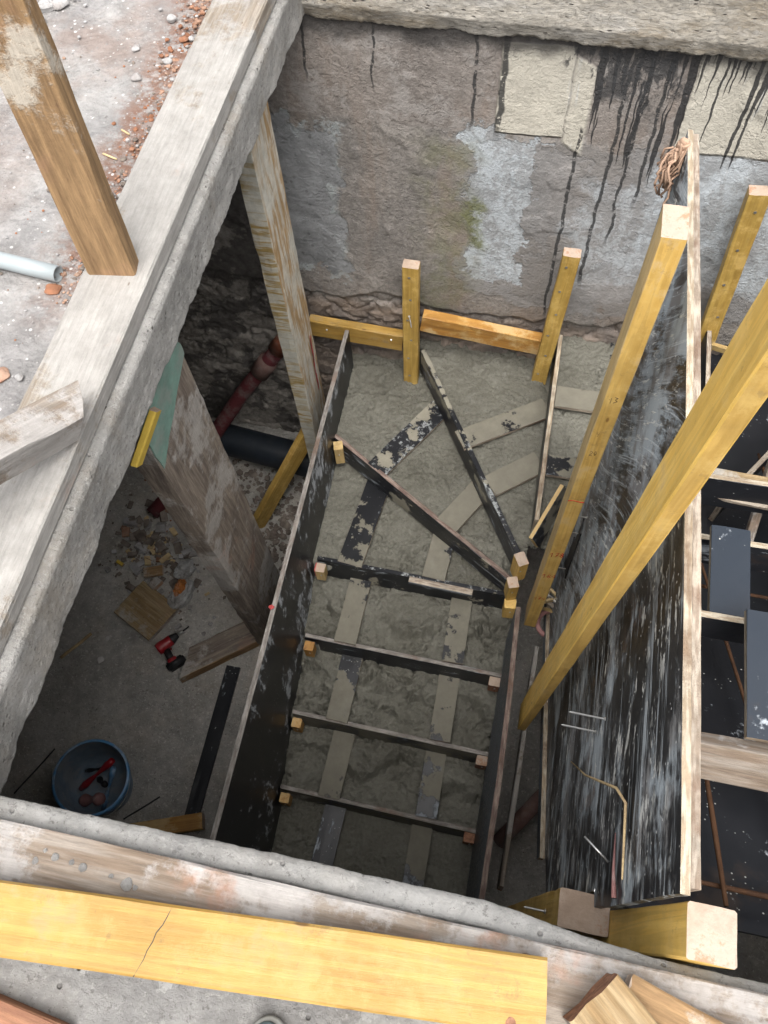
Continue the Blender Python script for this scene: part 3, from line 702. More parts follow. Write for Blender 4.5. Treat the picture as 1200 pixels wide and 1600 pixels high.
for k in range(4):
    y = RY[k]; zt = -2.11 - .165 * k
    tilt = -.03 if k else -.03
    o = ply('riser_board', (-.75, y + .012, zt - .085), (.19, y - .01, zt - .085 - (.004 if k else .0)), .17, .02, 'film_riser' if k < 2 else 'film_half', 'ply_edge_grey' if k != 0 else 'film_speck', (0, .05, 1), step=.03, wob=.0012)
    tag(o, ordn[k], 'riser board', 'riser boards of the straight flight')
    lab = ['pale cleat with a red edge at the left end of the top straight riser', 'orange cleat at the left end of the second straight riser', 'orange cleat at the left end of the third straight riser', 'small orange cleat at the left end of the lowest riser'][k]
    cleat((-.725 + (0 if k == 0 else .006), y - .032, zt - .002), (.045, .045, .10), lab, 'end' if k in (0,) else 'orange', 'tan_light' if k == 0 else 'orange', red=(k == 0))
    if k: cleat((.165, y - .037, zt - .012), (.05, .045, .09), ['', 'brown cleat at the right end of the second straight riser', 'dull brown cleat at the right end of the third straight riser', 'dark brown cleat at the right end of the lowest riser'][k], 'end' if k < 3 else 'brown_end', 'brown_end')
# extra laths on the riser tops
o = ply('lath', (-.30, 1.468, -2.107), (.0, 1.458, -2.113), .02, .03, 'film_grey', 'ply_edge', (0, 0, 1)); tag(o, 'thin grey lath lying along the top straight riser', 'lath')
# winder risers
def vec(p, z): return (p[0], p[1], z)
o = ply('riser_board', vec(D1[0], -1.945 - .075), vec(D1[1], -1.945 - .08), .16, .022, 'film_riser', 'ply_edge_red', (0, 0, 1), step=.03, wob=.0015)
tag(o, 'lower diagonal black riser board crossing the winder steps', 'riser board', 'riser boards of the winder')
o = ply('riser_board', vec(D2[0], -1.775 - .075), vec(D2[1], -1.775 - .075), .16, .022, 'film_riser', 'film_speck', (0, 0, 1), step=.03, wob=.0015)
tag(o, 'upper diagonal black riser board running up to the wall post', 'riser board', 'riser boards of the winder')
o = ply('riser_board', (B3x, 2.60, -1.605 - .07), (B3x, 1.62, -1.605 - .07), .16, .02, 'film_clean', 'ply_edge_pale', (0, 0, 1), step=.03, wob=.0012)
tag(o, 'thin riser board with a bleached yellow top edge at the right of the winders', 'riser board', 'riser boards of the winder')
cleat((-.752, 2.025, -1.93), (.045, .05, .13), 'pale timber cleat at the left end of the lower diagonal board', 'tan_light', 'tan_light', .3)
cleat((.176, 1.462, -1.66), (.045, .06, .16), 'yellow block with a pale chewed top where the winder boards meet', 'end', 'yellow', .5)
cleat((.160, 1.395, -1.76), (.045, .05, .14), 'yellow block just below the chewed block at the winder corner', 'end', 'yellow_olive', .3)
cleat((.168, 1.355, -1.90), (.05, .045, .12), 'lowest of the three stacked yellow blocks at the winder corner', 'yellow', 'yellow', .1)
o = ply('offcut', (.215, 1.53, -1.63), (.31, 1.76, -1.56), .11, .018, 'film_half', 'tan_light', (-.3, 0, 1)); tag(o, 'short ply offcut with a pale edge wedged beside the long stud', 'offcut')

# tread strips
TS = 'black strips laid on the steps'
def strip(a, b, wd, z0, z1, face, lab):
    a3, b3 = Vector((*a, z0)), Vector((*b, z1)); zd = (b3 - a3).normalized(); side = zd.cross(Vector((0, 0, 1))).normalized()
    o = timber('tread_strip', a3, b3, .018, wd, (face, 'ply_edge', 'ply_edge'), hint=side.cross(zd), bev=.001, wob=.001, step=.03)
    return tag(o, lab, 'plywood strip', TS)
names = ['top straight step', 'second straight step', 'third straight step', 'bottom smooth step']
LX = [(-.54, -.49), (-.52, -.475), (-.50, -.468), (-.485, -.43)]; RX = [(-.045, -.06), (-.045, -.05), (-.05, -.045), (-.06, -.04)]
fc = [('film_half', 'film_half'), ('film_half', 'film_half'), ('film_mud', 'film_half'), ('film_clean', 'film_half')]
for k in range(4):
    zt = -2.266 - .167 * k + .004; y1, y0 = RY[k] + .05, RY[k + 1] + .008
    strip((LX[k][0], y1), (LX[k][0] - .012, y0), .105, zt + .012, zt, fc[k][0], 'left slurry-marked strip on the ' + names[k])
    strip((RX[k][0], y1), (RX[k][0] + .004, y0), .10, zt + .012, zt, fc[k][1], 'right slurry-marked strip on the ' + names[k])
strip((-.285, 2.36), (-.545, 1.93), .112, -1.943, -1.95, 'film_speck', 'black speckled strip between the two diagonal boards, left')
strip((-.535, 2.00), (-.592, 1.495), .118, -2.106, -2.114, 'film_half', 'strip below the lower diagonal board, left side')
strip((-.005, 1.98), (-.165, 1.70), .11, -1.944, -1.948, 'film_mud', 'slurry-covered strip between the diagonal boards, right')
strip((-.17, 1.82), (-.19, 1.495), .11, -2.108, -2.113, 'film_mud', 'slurry-covered strip in the narrow wedge above the top straight riser')
strip((-.17, 2.06), (.205, 2.31), .105, -1.783, -1.779, 'film_mud', 'upper slurry-covered strip between diagonal and right boards')
strip((-.0, 1.845), (.205, 2.01), .11, -1.783, -1.779, 'film_mud', 'lower slurry-covered strip between diagonal and right boards')
strip((.225, 2.25), (.43, 2.25), .11, -1.60, -1.60, 'film_half', 'upper strip right of the thin yellow-edged board')
strip((.225, 1.89), (.40, 1.89), .10, -1.60, -1.60, 'film_half', 'lower strip right of the thin yellow-edged board')

# wall posts and walers
o = timber('waler', (-.99, 2.545, -1.70), (-.525, 2.545, -1.725), .11, .045, ('yellow_bright', 'yellow_bright', 'end'), hint=(0, 0, 1)); tag(o, 'yellow horizontal timber on the wall left of the short upright', 'timber', 'timbers along the back wall')
for p in ((-.9, 2.52, -1.69), (-.58, 2.52, -1.70)): screw(p, (0, .3, -1), o, .03)
o = timber('waler', (-.433, 2.545, -1.555), (.13, 2.545, -1.615), .105, .05, ('orange', 'orange', 'end'), hint=(0, 0, 1), chip=.2); tag(o, 'wet orange horizontal timber on the wall between the two short uprights', 'timber', 'timbers along the back wall')
def wallpost(a, b, wdt, lab, mat='yellow_olive', n=6):
    o = timber('wall_post', a, b, wdt, .05, (mat, mat, 'end'), hint=(1, 0, 0)); tag(o, lab, 'timber post', 'short uprights against the back wall')
    a, b = Vector(a), Vector(b)
    for i in range(n):
        t_ = (i + .6) / n; p = a.lerp(b, t_) + Vector(((random.random() - .5) * wdt * .4, -.026, 0)); screw(p + Vector((0, -.002, 0)), (0, 1, 0), o, .03, r=.003)
    return o
o = wallpost((-.478, 2.50, -1.985), (-.478, 2.515, -1.17), .072, 'short yellow upright in the middle of the back wall with screws')
screw((-.48, 2.468, -1.45), (.1, .1, -1), o, .09, 'nail', .0028)
wallpost((.150, 2.50, -1.83), (.175, 2.51, -.99), .07, 'short yellow upright on the wall at the right end of the orange timber')
wallpost((.815, 2.50, -1.50), (.757, 2.51, -.60), .075, 'yellow upright on the wall behind the big black panel', n=5)

# ================================================================== LEFT PROPS
o = timber('prop', (-.955, 2.31, -2.84), (-.955, 2.215, -.21), .07, .22, ('splash_post', 'splash_post', 'end'), wob=.003, chip=.1); tag(o, 'tall prop splashed white and ochre standing left of the winder steps', 'prop')
bm = bmesh.new()
for i in range(7): rock_bm(bm, (-.9185, 2.33 + .02 * n1(i * 2.2, 3), -1.55 - i * .055), .022, i * 3.3, 1.5, 2, 0, .3, .08)
bm_obj('red_smear', bm, ['red_paint'], o)
o = timber('prop', (-1.055, 1.40, -2.84), (-.965, 1.18, -.235), .085, .32, ('old_wood_dark', 'old_wood_dark', 'end'), wob=.004, chip=.08); tag(o, 'broad plaster-smeared prop with a green painted head under the left slab edge', 'prop')
g = frame((-1.055, 1.40, -2.84), (-.965, 1.18, -.235), (1, 0, 0))[0]
def onprop(x, y, z): return g @ Vector((x, y, z))
oo = prism('green_paint', [(-.158, 2.30), (-.03, 2.36), (.155, 2.43), (.155, 2.57), (-.158, 2.57)], 'x', .041, .0455, ['green', 'green'], o, sub=6, mw=g, rough=.006)
o = timber('head_strip', at(213, 726, -.40), at(243, 640, -.29), .02, .04, ('yellow_paint', 'yellow_paint', 'end')); tag(o, 'bright yellow wood strip beside the green prop head', 'wood strip')
o = timber('packing_block', (-.93, 1.36, -.19), (-.93, 1.50, -.20), .10, .055, ('old_wood_pale', 'old_wood_pale', 'end'), chip=.3); tag(o, 'small pale packing block between the green prop head and the slab', 'wood block')
o = timber('foot_wedge', (-1.44, 1.05, -2.80), (-1.12, 1.30, -2.80), .14, .075, ('old_wood', 'old_wood_dark', 'brown_end'), hint=(-.6, .8, 0), ends=(.06, .0), chip=.25); tag(o, 'pale wooden wedge on the floor at the foot of the broad prop', 'wedge')
o = timber('raking_brace', (-.965, 2.24, -2.16), (-1.30, 1.93, -2.83), .04, .10, ('yellow_olive', 'yellow_olive', 'end'), hint=(.7, -.7, 0)); tag(o, 'slanting olive brace down to the floor behind the black side board', 'brace')

# ---- upper left
o = timber('edge_plank', (-.932, -.0, .028), (-.932, 2.78, .030), .16, .050, ('plank_white', 'plank_white', 'end'), wob=.002, bev=.004, chip=.02); tag(o, 'cement-whitened plank lying along the left edge of the opening', 'plank')
o = timber('edge_plank', (-1.30, -.012, .026), (1.75, -.034, .026), .05, .115, ('plank_grey', 'plank_grey', 'end'), hint=(0, 0, 1), wob=.002, bev=.004, chip=.05); tag(o, 'weathered grey-brown plank along the near edge beneath the yellow board', 'plank')
bm = bmesh.new()
for i, (x, y, r_) in enumerate(((-.60, .003, .006), (-.57, .001, .005), (-.55, -.003, .007), (-.47, -.012, .009), (-.455, -.015, .004), (-.50, -.006, .004), (-.63, -.008, .005), (-.62, .01, .004))): rock_bm(bm, (x, y, .052), r_, i * 2.7, .3, 2)
oo = bm_obj('cement_crumbs', bm, ['near_edge'], o); tag(oo, kind='stuff')
o = timber('post', (-.943, 1.238, .054), (-.945, 1.262, 1.15), .112, .05, ('old_wood', 'old_wood', 'end'), hint=(.98, .12, 0), wob=.002, chip=.04); tag(o, 'brown upright post standing on the left plank', 'timber post')
o = timber('raking_post', at(122, 640, .10), at(-190, 812, .28), .078, .08, ('plank_grey', 'plank_grey', 'end'), hint=(.5, -.75, 0), wob=.003, ends=(.03, 0), chip=.06); tag(o, 'pale brown raking timber with its foot on the left plank', 'timber post')
# pvc pipe on slab
d_ = Vector((-1.06 + 1.75, 1.215 - 1.30, 0)).normalized()
o = tube('pvc_pipe', [Vector((-1.088, 1.222, .0235)) - d_ * (.9 * i / 8) for i in range(9)], .020, 'pvc', wall=.0028, seg=24); tag(o, 'light grey plastic pipe lying on the slab beside the brown post', 'pipe')

# yellow board over near plank
o = timber('yellow_board', (-1.05, -.125, .0775), (.197, -.036, .0775), .052, .103, ('yellow_bright', 'yellow_bright', 'yellow'), hint=(0, 0, 1), wob=.0012, bev=.004); tag(o, 'long bright yellow board lying across the bottom on the grey plank', 'board')
# crack
pts = [(-.375 + .004 * n1(i, 2) - .010 * i / 6, -.018 - i * .0098, .1035) for i in range(9)]
pts = [(-.375 + .0025 * n1(i * 1.3, 2) - .0035 * i, -.030 - i * .0125, .1034) for i in range(9)]
tube('crack', pts, .0007, 'dark', o, seg=5)
bm = bmesh.new(); rock_bm(bm, (.150, -.078, .1028), .0075, 3.3, .12, 2); bm_obj('knot', bm, ['brown_end'], o)
# brown timbers bottom right
o = timber('brown_timber', (.262, -.022, .085), (.62, -.33, .085), .065, .095, ('old_wood_pale', 'old_wood_dark', 'brown_end'), hint=(0, 0, 1), wob=.002, ends=(0, 0)); tag(o, 'red-brown timber at the bottom right butting the end of the yellow board', 'timber')
o = timber('orange_timber', (.315, -.003, .073), (.72, -.115, .068), .03, .045, ('old_wood', 'orange', 'end'), hint=(0, 0, 1), chip=.3, wob=.003); tag(o, 'splintered orange timber right of the red-brown timber', 'timber')
o = timber('wood_piece', (-.80, -.205, .02), (-.50, -.245, .02), .03, .05, ('brown_end', 'brown_end', 'end'), hint=(0, 0, 1)); tag(o, 'reddish wood piece peeking in at the bottom left corner', 'timber')
# shoe tip
sh = empty('shoe', (-.195, -.25, .003), 'grey-blue shoe toe at the bottom edge below the yellow board', 'shoe')
bm = bmesh.new(); g_ = bmesh.ops.create_uvsphere(bm, u_segments=28, v_segments=16, radius=1)
for v in g_['verts']:
    p = v.co; v.co = Vector((-.197 + p.x * (.042 if p.y > 0 else .042), -.235 + p.y * (.085 if p.y > 0 else .13), .034 + p.z * .030 + (.012 * max(0, -p.y) if p.z > 0 else 0)))
bm_obj('upper', bm, ['shoe'], sh, True)
bm = bmesh.new(); g_ = bmesh.ops.create_uvsphere(bm, u_segments=28, v_segments=12, radius=1)
for v in g_['verts']:
    p = v.co; v.co = Vector((-.197 + p.x * .047, -.235 + p.y * (.091 if p.y > 0 else .135), .014 + max(-.012, min(.012, p.z * .03))))
bm_obj('sole', bm, ['shoe_sole'], sh, True)
for i in range(3): tube('lace', [(-.225 + .056 * k / 6, -.215 - .018 * i + .003 * math.sin(k), .0665 + .004 * i - .0012 * (k - 3) ** 2) for k in range(7)], .0026, 'shoe_sole', sh, seg=6)

# stones and rubble on the slab
stones = [(72, 8), (212, 75), (268, 28), (213, 120), (62, 30), (95, 5), (300, 60), (18, 12), (288, 62), (30, 590), (262, 95), (247, 270)]
def at(px, py, z):
    d = Vector((0, 0, 0))
    q = ((px - 600) / 1300, (py - 800) / 1300, 1)
    for i in range(3): d[i] = sum(M[k][i] * q[k] for k in range(3))
    t_ = (z - 1.5) / d.z
    return Vector((0, 0, 1.5)) + d * t_
SL = ['flat grey stone near the top left beside the post', 'pale round stone on the reddish dust', 'white stone close to the rubble line at the top', 'small pale stone below the round one on the dust', 'grey stone at the very top left', 'dark grey stone touching the top edge', 'pinkish stone beside the plank near the top', 'smooth grey stone in the top left corner', 'rust stone in the rubble line', 'white chip left of the raking timber', 'whitish pebble in the rubble', 'pebble at the lower part of the rubble line']
for i, (px, py) in enumerate(stones):
    p = at(px, py, .012); rock('stone', p, [.026, .013, .015, .013, .016, .028, .010, .02, .012, .009, .011, .008][i], 'stone' if i not in (8,) else 'chip', SL[i], 'stone', 'loose stones on the slab', .6)
rock('brick_chip', at(82, 452, .008), .017, 'chip', 'orange brick chip on the slab below the plastic pipe', 'brick chip', None, .45)
rock('brick_chip', at(0, 585, .008), .02, 'chip', 'brown chip at the left edge above the raking timber', 'brick chip', None, .45)
bm = bmesh.new()
for i in range(1100):
    y = random.uniform(1.15, 2.95); x = -1.022 - abs(random.gauss(0, .032)) - (.03 if y > 2 else 0) * random.random()
    r_ = random.choice([.002, .002, .003, .003, .004, .005, .008]); rock_bm(bm, (x, y, .006 + r_ * .3), r_, random.random() * 30, .6, 1, random.choice([0, 0, 0, 1, 2]), random.random() * 6)
for i in range(900):
    x = random.uniform(-2.3, -1.05); y = random.uniform(.6, 3.1); r_ = random.choice([.0018, .0025, .003, .004, .006])
    rock_bm(bm, (x, y, .006), r_, random.random() * 30, .6, 1, random.choice([0, 1, 1, 1, 2]), random.random() * 6)
tag(bm_obj('rubble', bm, ['chip', 'stone', 'debris']), 'reddish brick grit and pale crumbs scattered along the left plank', 'rubble', kind='stuff')
for (a, b, lab) in (((322, 480), (365, 498), 'pale wood splinter on the slab left of the plank'), ((380, 405), (405, 420), 'tiny pale splinter higher on the dust')):
    p, q = at(a[0] / 2, a[1] / 2, .01), at(b[0] / 2, b[1] / 2, .01); tag(timber('splinter', p, q, .004, .003, ('woodchip', 'woodchip', 'woodchip'), wob=.001, bev=.0005, step=.01), lab, 'splinter')

# ================================================================== RIGHT SIDE
# tall stud
o = timber('stud', (.268, 1.345, -1.99), (.268, 1.300, .32), .050, .088, ('tan_light', 'yellow', 'end'), wob=.001, bev=.002); tag(o, 'tall yellow stud with red pencilled marks left of the big panel', 'timber post')  # paler side faces: light from the left put into the colour
def mark(par, pts, r=.0012, mat='red_ink'): return tube('mark', pts, r, mat, par, seg=5)
yf = 1.2585
def ys(z): return 1.345 + (1.300 - 1.345) * (z + 1.99) / 2.31 - .0445
mark(o, [(.244 + .048 * i / 4, ys(-.78), -.78 + .004 * n1(i, 1)) for i in range(5)], .0016)
G = {'1': [[(0, .6), (.35, 1), (.35, 0)]], '7': [[(0, 1), (.6, 1), (.2, 0)], [(.1, .5), (.5, .5)]], '8': [[(.3, .5), (.05, .75), (.3, 1), (.55, .75), (.3, .5), (0, .25), (.3, 0), (.6, .25), (.3, .5)]], '5': [[(.6, 1), (.1, 1), (.05, .55), (.5, .55), (.5, .1), (0, 0)]], '3': [[(0, 1), (.55, .9), (.2, .55), (.6, .3), (0, 0)]], '9': [[(.5, .6), (.1, .6), (.1, 1), (.5, 1), (.5, .6), (.3, 0)]], '2': [[(0, .8), (.3, 1), (.55, .75), (0, 0), (.6, 0)]], '0': [[(.3, 0), (.05, .5), (.3, 1), (.55, .5), (.3, 0)]], '4': [[(.45, 0), (.45, 1), (0, .35), (.6, .35)]]}
def write(par, s, x0, z0, h, mat, r=.0011, slant=.25):
    x = x0
    for ch in s:
        for st_ in G[ch]:
            tube('mark', [(x + p[0] * h * .62 + 0 * slant, ys(z0) , z0 + p[1] * h + (x - x0) * slant) for p in st_], r, mat, par, seg=5)
        x += h * .5
write(o, '178', .247, -1.22, .034, 'red_ink', .0013); write(o, '184', .247, -1.42, .034, 'red_ink', .0013); write(o, '174', .246, -1.66, .03, 'red_ink', .001)
write(o, '13', .256, -.24, .024, 'pencil', .0007); write(o, '9', .256, -.40, .02, 'pencil', .0007); write(o, '20', .256, -.50, .022, 'pencil', .0007)
# big near post (yellow) in front of the panel
o = timber('long_post', (.283, .882, -1.92), (.288, .655, 1.15), .033, .106, ('yellow_lit', 'yellow', 'end'), wob=.0012, bev=.003, ends=None); tag(o, 'longest bright yellow post crossing in front of the big black panel', 'timber post')  # side faces coloured lighter than the front, as if lit from the left
# big black panel
PT = [(.165, -.44), (.13, -.43), (.13, .205), (.7, .155), (1.3, .10), (1.95, .03), (1.955, -1.2), (1.95, -2.45), (1.7, -2.32), (.9, -1.80), (.165, -1.18)]
pn = prism('shuttering_panel', PT, 'x', .352, .366, ['big_film', 'ply_edge_pale'], sub=9, rough=.003)
tag(pn, 'large black streaked plywood panel standing on edge with a bleached top edge', 'formwork panel')
prism('second_ply', [(.14, .198), (.7, .150), (1.3, .094), (1.945, .022), (1.945, -1.0), (.9, -.9), (.145, -.9)], 'x', .3675, .382, ['big_film', 'ply_edge'], pn, sub=9, rough=.003)
for f in pn.data.polygons:
    if f.normal.y < -.8: f.material_index = 0
prism('lower_rail', [(.30, -1.30), (1.55, -2.12), (1.55, -2.20), (.30, -1.38)], 'x', .335, .3505, ['film_grey', 'ply_edge_pale'], pn, sub=8, rough=.004)
for (y, z, d_, L) in ((.535, -.455, (-1, .02, .0), .085), (.530, -.565, (-1, .02, .0), .085), (1.40, -1.10, (-1, .0, 0), .09), (1.42, -1.27, (-1, .0, 0), .09), (1.40, -1.55, (-1, 0, 0), .09), (1.35, -1.75, (-1, .1, 0), .09)):
    p = Vector((.350, y, z)); dd = Vector(d_).normalized(); screw(p + dd * .001, dd, pn, L * 1.0, r=.0026)
prism('torn_film', [(1.36, -1.55), (1.40, -1.22), (1.44, -1.18), (1.43, -1.38), (1.47, -1.40), (1.44, -1.58)], 'x', .346, .3515, ['tool_black', 'tool_black'], pn, sub=4, rough=.01)
tube('nail', [(.35, .21, -.30), (.30, .25, -.31)], .0025, 'steel', pn, seg=6)
# splinter sticks
tube('splinter_strip', [(.345, .52, -.90), (.338, .43, -.60), (.335, .335, -.20), (.343, .30, -.145), (.342, .24, -.135), (.340, .165, -.12)], .0026, 'woodchip', pn, seg=6, rfun=lambda t_: .7 + .5 * math.sin(t_ * 3.14))
tube('splinter_strip', [(.349, .26, -.25), (.344, .19, -.22), (.346, .14, -.21)], .004, 'pipe_rose', pn, seg=6, rfun=lambda t_: .3 + t_)
bm = bmesh.new()
# rope / hemp tuft
rp = empty('hemp_tuft', (.33, 1.86, .02), 'frayed brown hemp tuft hanging at the top of the big panel above the stud', 'rope')
random.seed(12)
for i in range(38):
    p0 = Vector((.342 + random.gauss(0, .006), 1.885 + random.gauss(0, .008), .03 + random.gauss(0, .006)))
    p2 = Vector((.322 + random.gauss(0, .011), 1.87 + random.gauss(0, .025), -.075 + random.gauss(0, .03))); p1 = (p0 + p2) / 2 + Vector((-.02 + random.gauss(0, .012), -.01 + random.gauss(0, .012), random.gauss(0, .015)))
    pts = []
    for k in range(9):
        t_ = k / 8; q = p0 * (1 - t_) ** 2 + p1 * 2 * t_ * (1 - t_) + p2 * t_ ** 2; pts.append(q + Vector((n1(k * 1.3, i), n1(k * 1.1, i + 5), n1(k, i + 9))) * .011)
    tube('strand', pts, .0032, 'fibre', rp, seg=5)
bm = bmesh.new(); rock_bm(bm, (.343, 1.885, .035), .016, 4.4, 1.0, 3); bm_obj('knot', bm, ['fibre'], rp)
# near end blocks
o = timber('end_post', (.424, .096, -.62), (.424, .092, .115), .072, .078, ('yellow_lit', 'yellow_lit', 'end'), wob=.001, bev=.003); tag(o, 'bright yellow post with pink sawn top at the near end of the panel', 'timber post')  # brighter yellow stands in for light on the shaded side
o = timber('end_post', (.334, .122, -1.6), (.334, .120, -.44), .105, .076, ('yellow_olive', 'yellow_olive', 'end'), wob=.001, bev=.003, chip=.1); tag(o, 'olive yellow post with rough orange sawn top left of the bright end post', 'timber post')
for (z) in (-.62, ): screw((.279, .115, z), (-1, .0, 0), o, .05, r=.003)
screw((.36, .165, -.436), (.05, .05, -1), o, .03, 'bolt', .005)

# second flight formwork: sloping soffit, tread strips, rebars
so = prism('soffit_form', [(.16, -.62), (2.0, -1.62), (2.0, -1.66), (.16, -.66)], 'x', .41, 1.35, ['ply_edge', 'film_clean'], sub=8)
tag(so, 'dark sloping plywood soffit of the upper flight, right of the big panel', 'formwork panel')
o = prism('outer_panel', [(.12, .1), (2.45, -.9), (2.45, -2.0), (.12, -1.0)], 'x', 1.352, 1.372, ['film_side', 'ply_edge'], sub=6); tag(o, 'outer black side board of the upper flight, beyond the right edge', 'formwork board')
random.seed(21)
def rebar(a, b, lab, r=.006):
    a, b = Vector(a), Vector(b); n = 60
    o = tube('rebar', [a.lerp(b, i / n) for i in range(n + 1)], r, 'rust', seg=7, rfun=lambda t_: 1 + .12 * math.sin(t_ * 400)); return tag(o, lab, 'rebar', 'rusty bars in the upper flight')
rebar((.715, 1.50, -1.20), (.87, .20, -.60), 'rusty bar running down the soffit past the cross timber')
rebar((.62, 1.9, -1.35), (.66, .2, -.56), 'rusty bar half hidden beside the big panel')
rebar((1.05, 2.0, -1.45), (1.05, .2, -.55), 'rusty bar near the right edge')
rebar((.42, .245, -.60), (1.34, .235, -.60), 'thin cross bar at the lower right')
rebar((.42, 1.22, -1.10), (1.34, 1.20, -1.10), 'cross bar behind the black strips')
def strip2(x0, x1, y0, y1, z, lab):
    o = timber('tread_strip', ((x0 + x1) / 2, y1, z), ((x0 + x1) / 2, y0, z), .02, x1 - x0, ('film_blue', 'ply_edge_pale', 'ply_edge_pale'), hint=(0, 0, 1), bev=.001, wob=.001); return tag(o, lab, 'plywood strip', 'black strips of the upper flight')
strip2(.618, .722, .89, 1.165, -.60, 'bluish black strip with chalky smears just right of the big panel')
strip2(.655, .79, .545, .855, -.43, 'bluish black strip with water drops cut by the right edge of the photo')
for k in range(2):
    for (x0, x1) in ((1.0, 1.12),): strip2(x0, x1, .89 - .34 * k, 1.165 - .34 * k, -.60 + .17 * k, ['far', 'near'][k] + ' strip of the right-hand row beyond the photo edge')
o = ply('riser_board', (.41, .872, -.60), (1.34, .872, -.60), .11, .02, 'film_clean', 'ply_edge_pale', (0, .1, 1)); tag(o, 'black riser board with a pale edge between the two bluish strips', 'riser board', 'riser boards of the upper flight')
o = ply('riser_board', (.41, 1.19, -.79), (1.34, 1.19, -.79), .13, .02, 'film_clean', 'ply_edge_pale', (0, .1, 1)); tag(o, 'black riser board behind the far bluish strip', 'riser board', 'riser boards of the upper flight')
o = ply('riser_board', (.41, 1.50, -.96), (1.34, 1.50, -.96), .15, .02, 'film_clean', 'ply_edge_pale', (0, .1, 1)); tag(o, 'farther black riser board of the upper flight', 'riser board', 'riser boards of the upper flight')
o = timber('cross_timber', (.41, .50, -.47), (1.34, .49, -.46), .09, .06, ('plank_grey', 'plank_grey', 'end'), hint=(0, .75, .65), chip=.1); tag(o, 'weathered timber across the upper flight at the right edge', 'timber')
o = timber('cross_batten', (.40, 1.60, -1.0), (1.34, 1.575, -1.0), .03, .03, ('old_wood_pale', 'brown_end', 'end'), hint=(0, 0, 1)); tag(o, 'pinkish batten crossing above the dark formwork at the right', 'batten')
o = timber('cross_batten', (.40, 1.52, -.99), (1.34, 1.46, -.99), .02, .022, ('ply_edge', 'ply_edge', 'end'), hint=(0, 0, 1)); tag(o, 'thin grey batten just below the pinkish batten', 'batten')
o = timber('raking_batten', (.93, 1.45, -1.25), (1.05, 2.1, -1.0), .03, .04, ('plank_grey', 'plank_grey', 'end')); tag(o, 'grey slanting batten at the right edge beside the yellow post', 'batten')
o = timber('floor_batten', (.83, 2.44, -1.35), (.95, 2.35, -1.28), .03, .02, ('tan_light', 'tan_light', 'end'), hint=(0, 0, 1)); tag(o, 'short pale lath at the foot of the upright behind the panel', 'lath')
o = ply('winder_board', (.86, 1.65, -1.35), (1.34, 2.35, -1.35), .16, .02, 'film_clean', 'ply_edge', (0, 0, 1)); tag(o, 'black winder board of the upper turn behind the yellow post', 'riser board', 'riser boards of the upper flight')
o = ply('winder_board', (.80, 1.7, -1.40), (.80, 2.50, -1.40), .2, .02, 'film_clean', 'ply_edge', (0, 0, 1)); tag(o, 'dark board running back to the wall behind the panel', 'riser board', 'riser boards of the upper flight')
bm = bmesh.new(); box_bm(bm, (.9, 2.2, -1.65), (.9, .9, .03)); tag(bm_obj('turn_soffit', bm, ['film_clean']), 'dark soffit sheet of the upper turn beside the wall', 'formwork panel')
# right lower gap items
o = tube('brown_pipe', [(.30, .47, -2.62), (.36, .55, -2.56), (.44, .66, -2.48), (.55, .80, -2.38)], .035, 'pipe_brown', seg=20, wall=.004); tag(o, 'dusty brown pipe in the gap right of the lower side board', 'pipe')
pts = [Vector((.345 + .045 * math.cos(a_) , 1.30, -2.0 + .05 * math.sin(a_))) for a_ in np.linspace(R(70), R(290), 16)]
pts = [Vector((.355 + .055 * math.cos(a_), 1.325 + .055 * math.sin(a_), -1.98 + .01 * math.sin(a_))) for a_ in np.linspace(R(75), R(285), 16)]
o = tube('pipe_elbow', pts, .0115, 'pipe_rose', seg=12); tag(o, 'faded pink curved pipe end poking out beside the stud', 'pipe')
o = ply('batten_scrap', (.30, 1.37, -1.86), (.40, 1.40, -1.82), .03, .008, 'woodchip', 'woodchip'); tag(o, 'pale splintered lath scraps beside the pink pipe', 'lath')
o = ply('batten_scrap', (.285, 1.42, -1.83), (.37, 1.36, -1.84), .012, .006, 'paper', 'paper'); tag(o, 'thin white lath crossing above the pink pipe', 'lath')

for i, (a_, b_, mt, lb) in enumerate((((845, 905), (878, 940), 'woodchip', 'curled wood splinter in the gap under the nail row'), ((832, 925), (866, 948), 'ply_edge', 'grey lath end in the gap beside the curled splinter'), ((838, 948), (862, 955), 'tan_light', 'stubby pale lath end just above the pink pipe'), ((846, 890), (840, 930), 'woodchip', 'thin upright sliver in the gap by the stud foot'))):
    a2, b2 = at(a_[0], a_[1], -1.84), at(b_[0], b_[1], -1.88 - .02 * i); o = timber('splinter', a2, b2, .006, .016, (mt, mt, 'end'), hint=(0, 0, 1), bev=.001, step=.01, wob=.003); tag(o, lb, 'splinter')
o = timber('gap_board', (.30, .25, -2.20), (.335, 1.30, -2.30), .02, .10, ('old_wood_dark', 'old_wood_dark', 'end'), hint=(1, 0, 0)); tag(o, 'dim upright board in the gap below the long bright post', 'board')
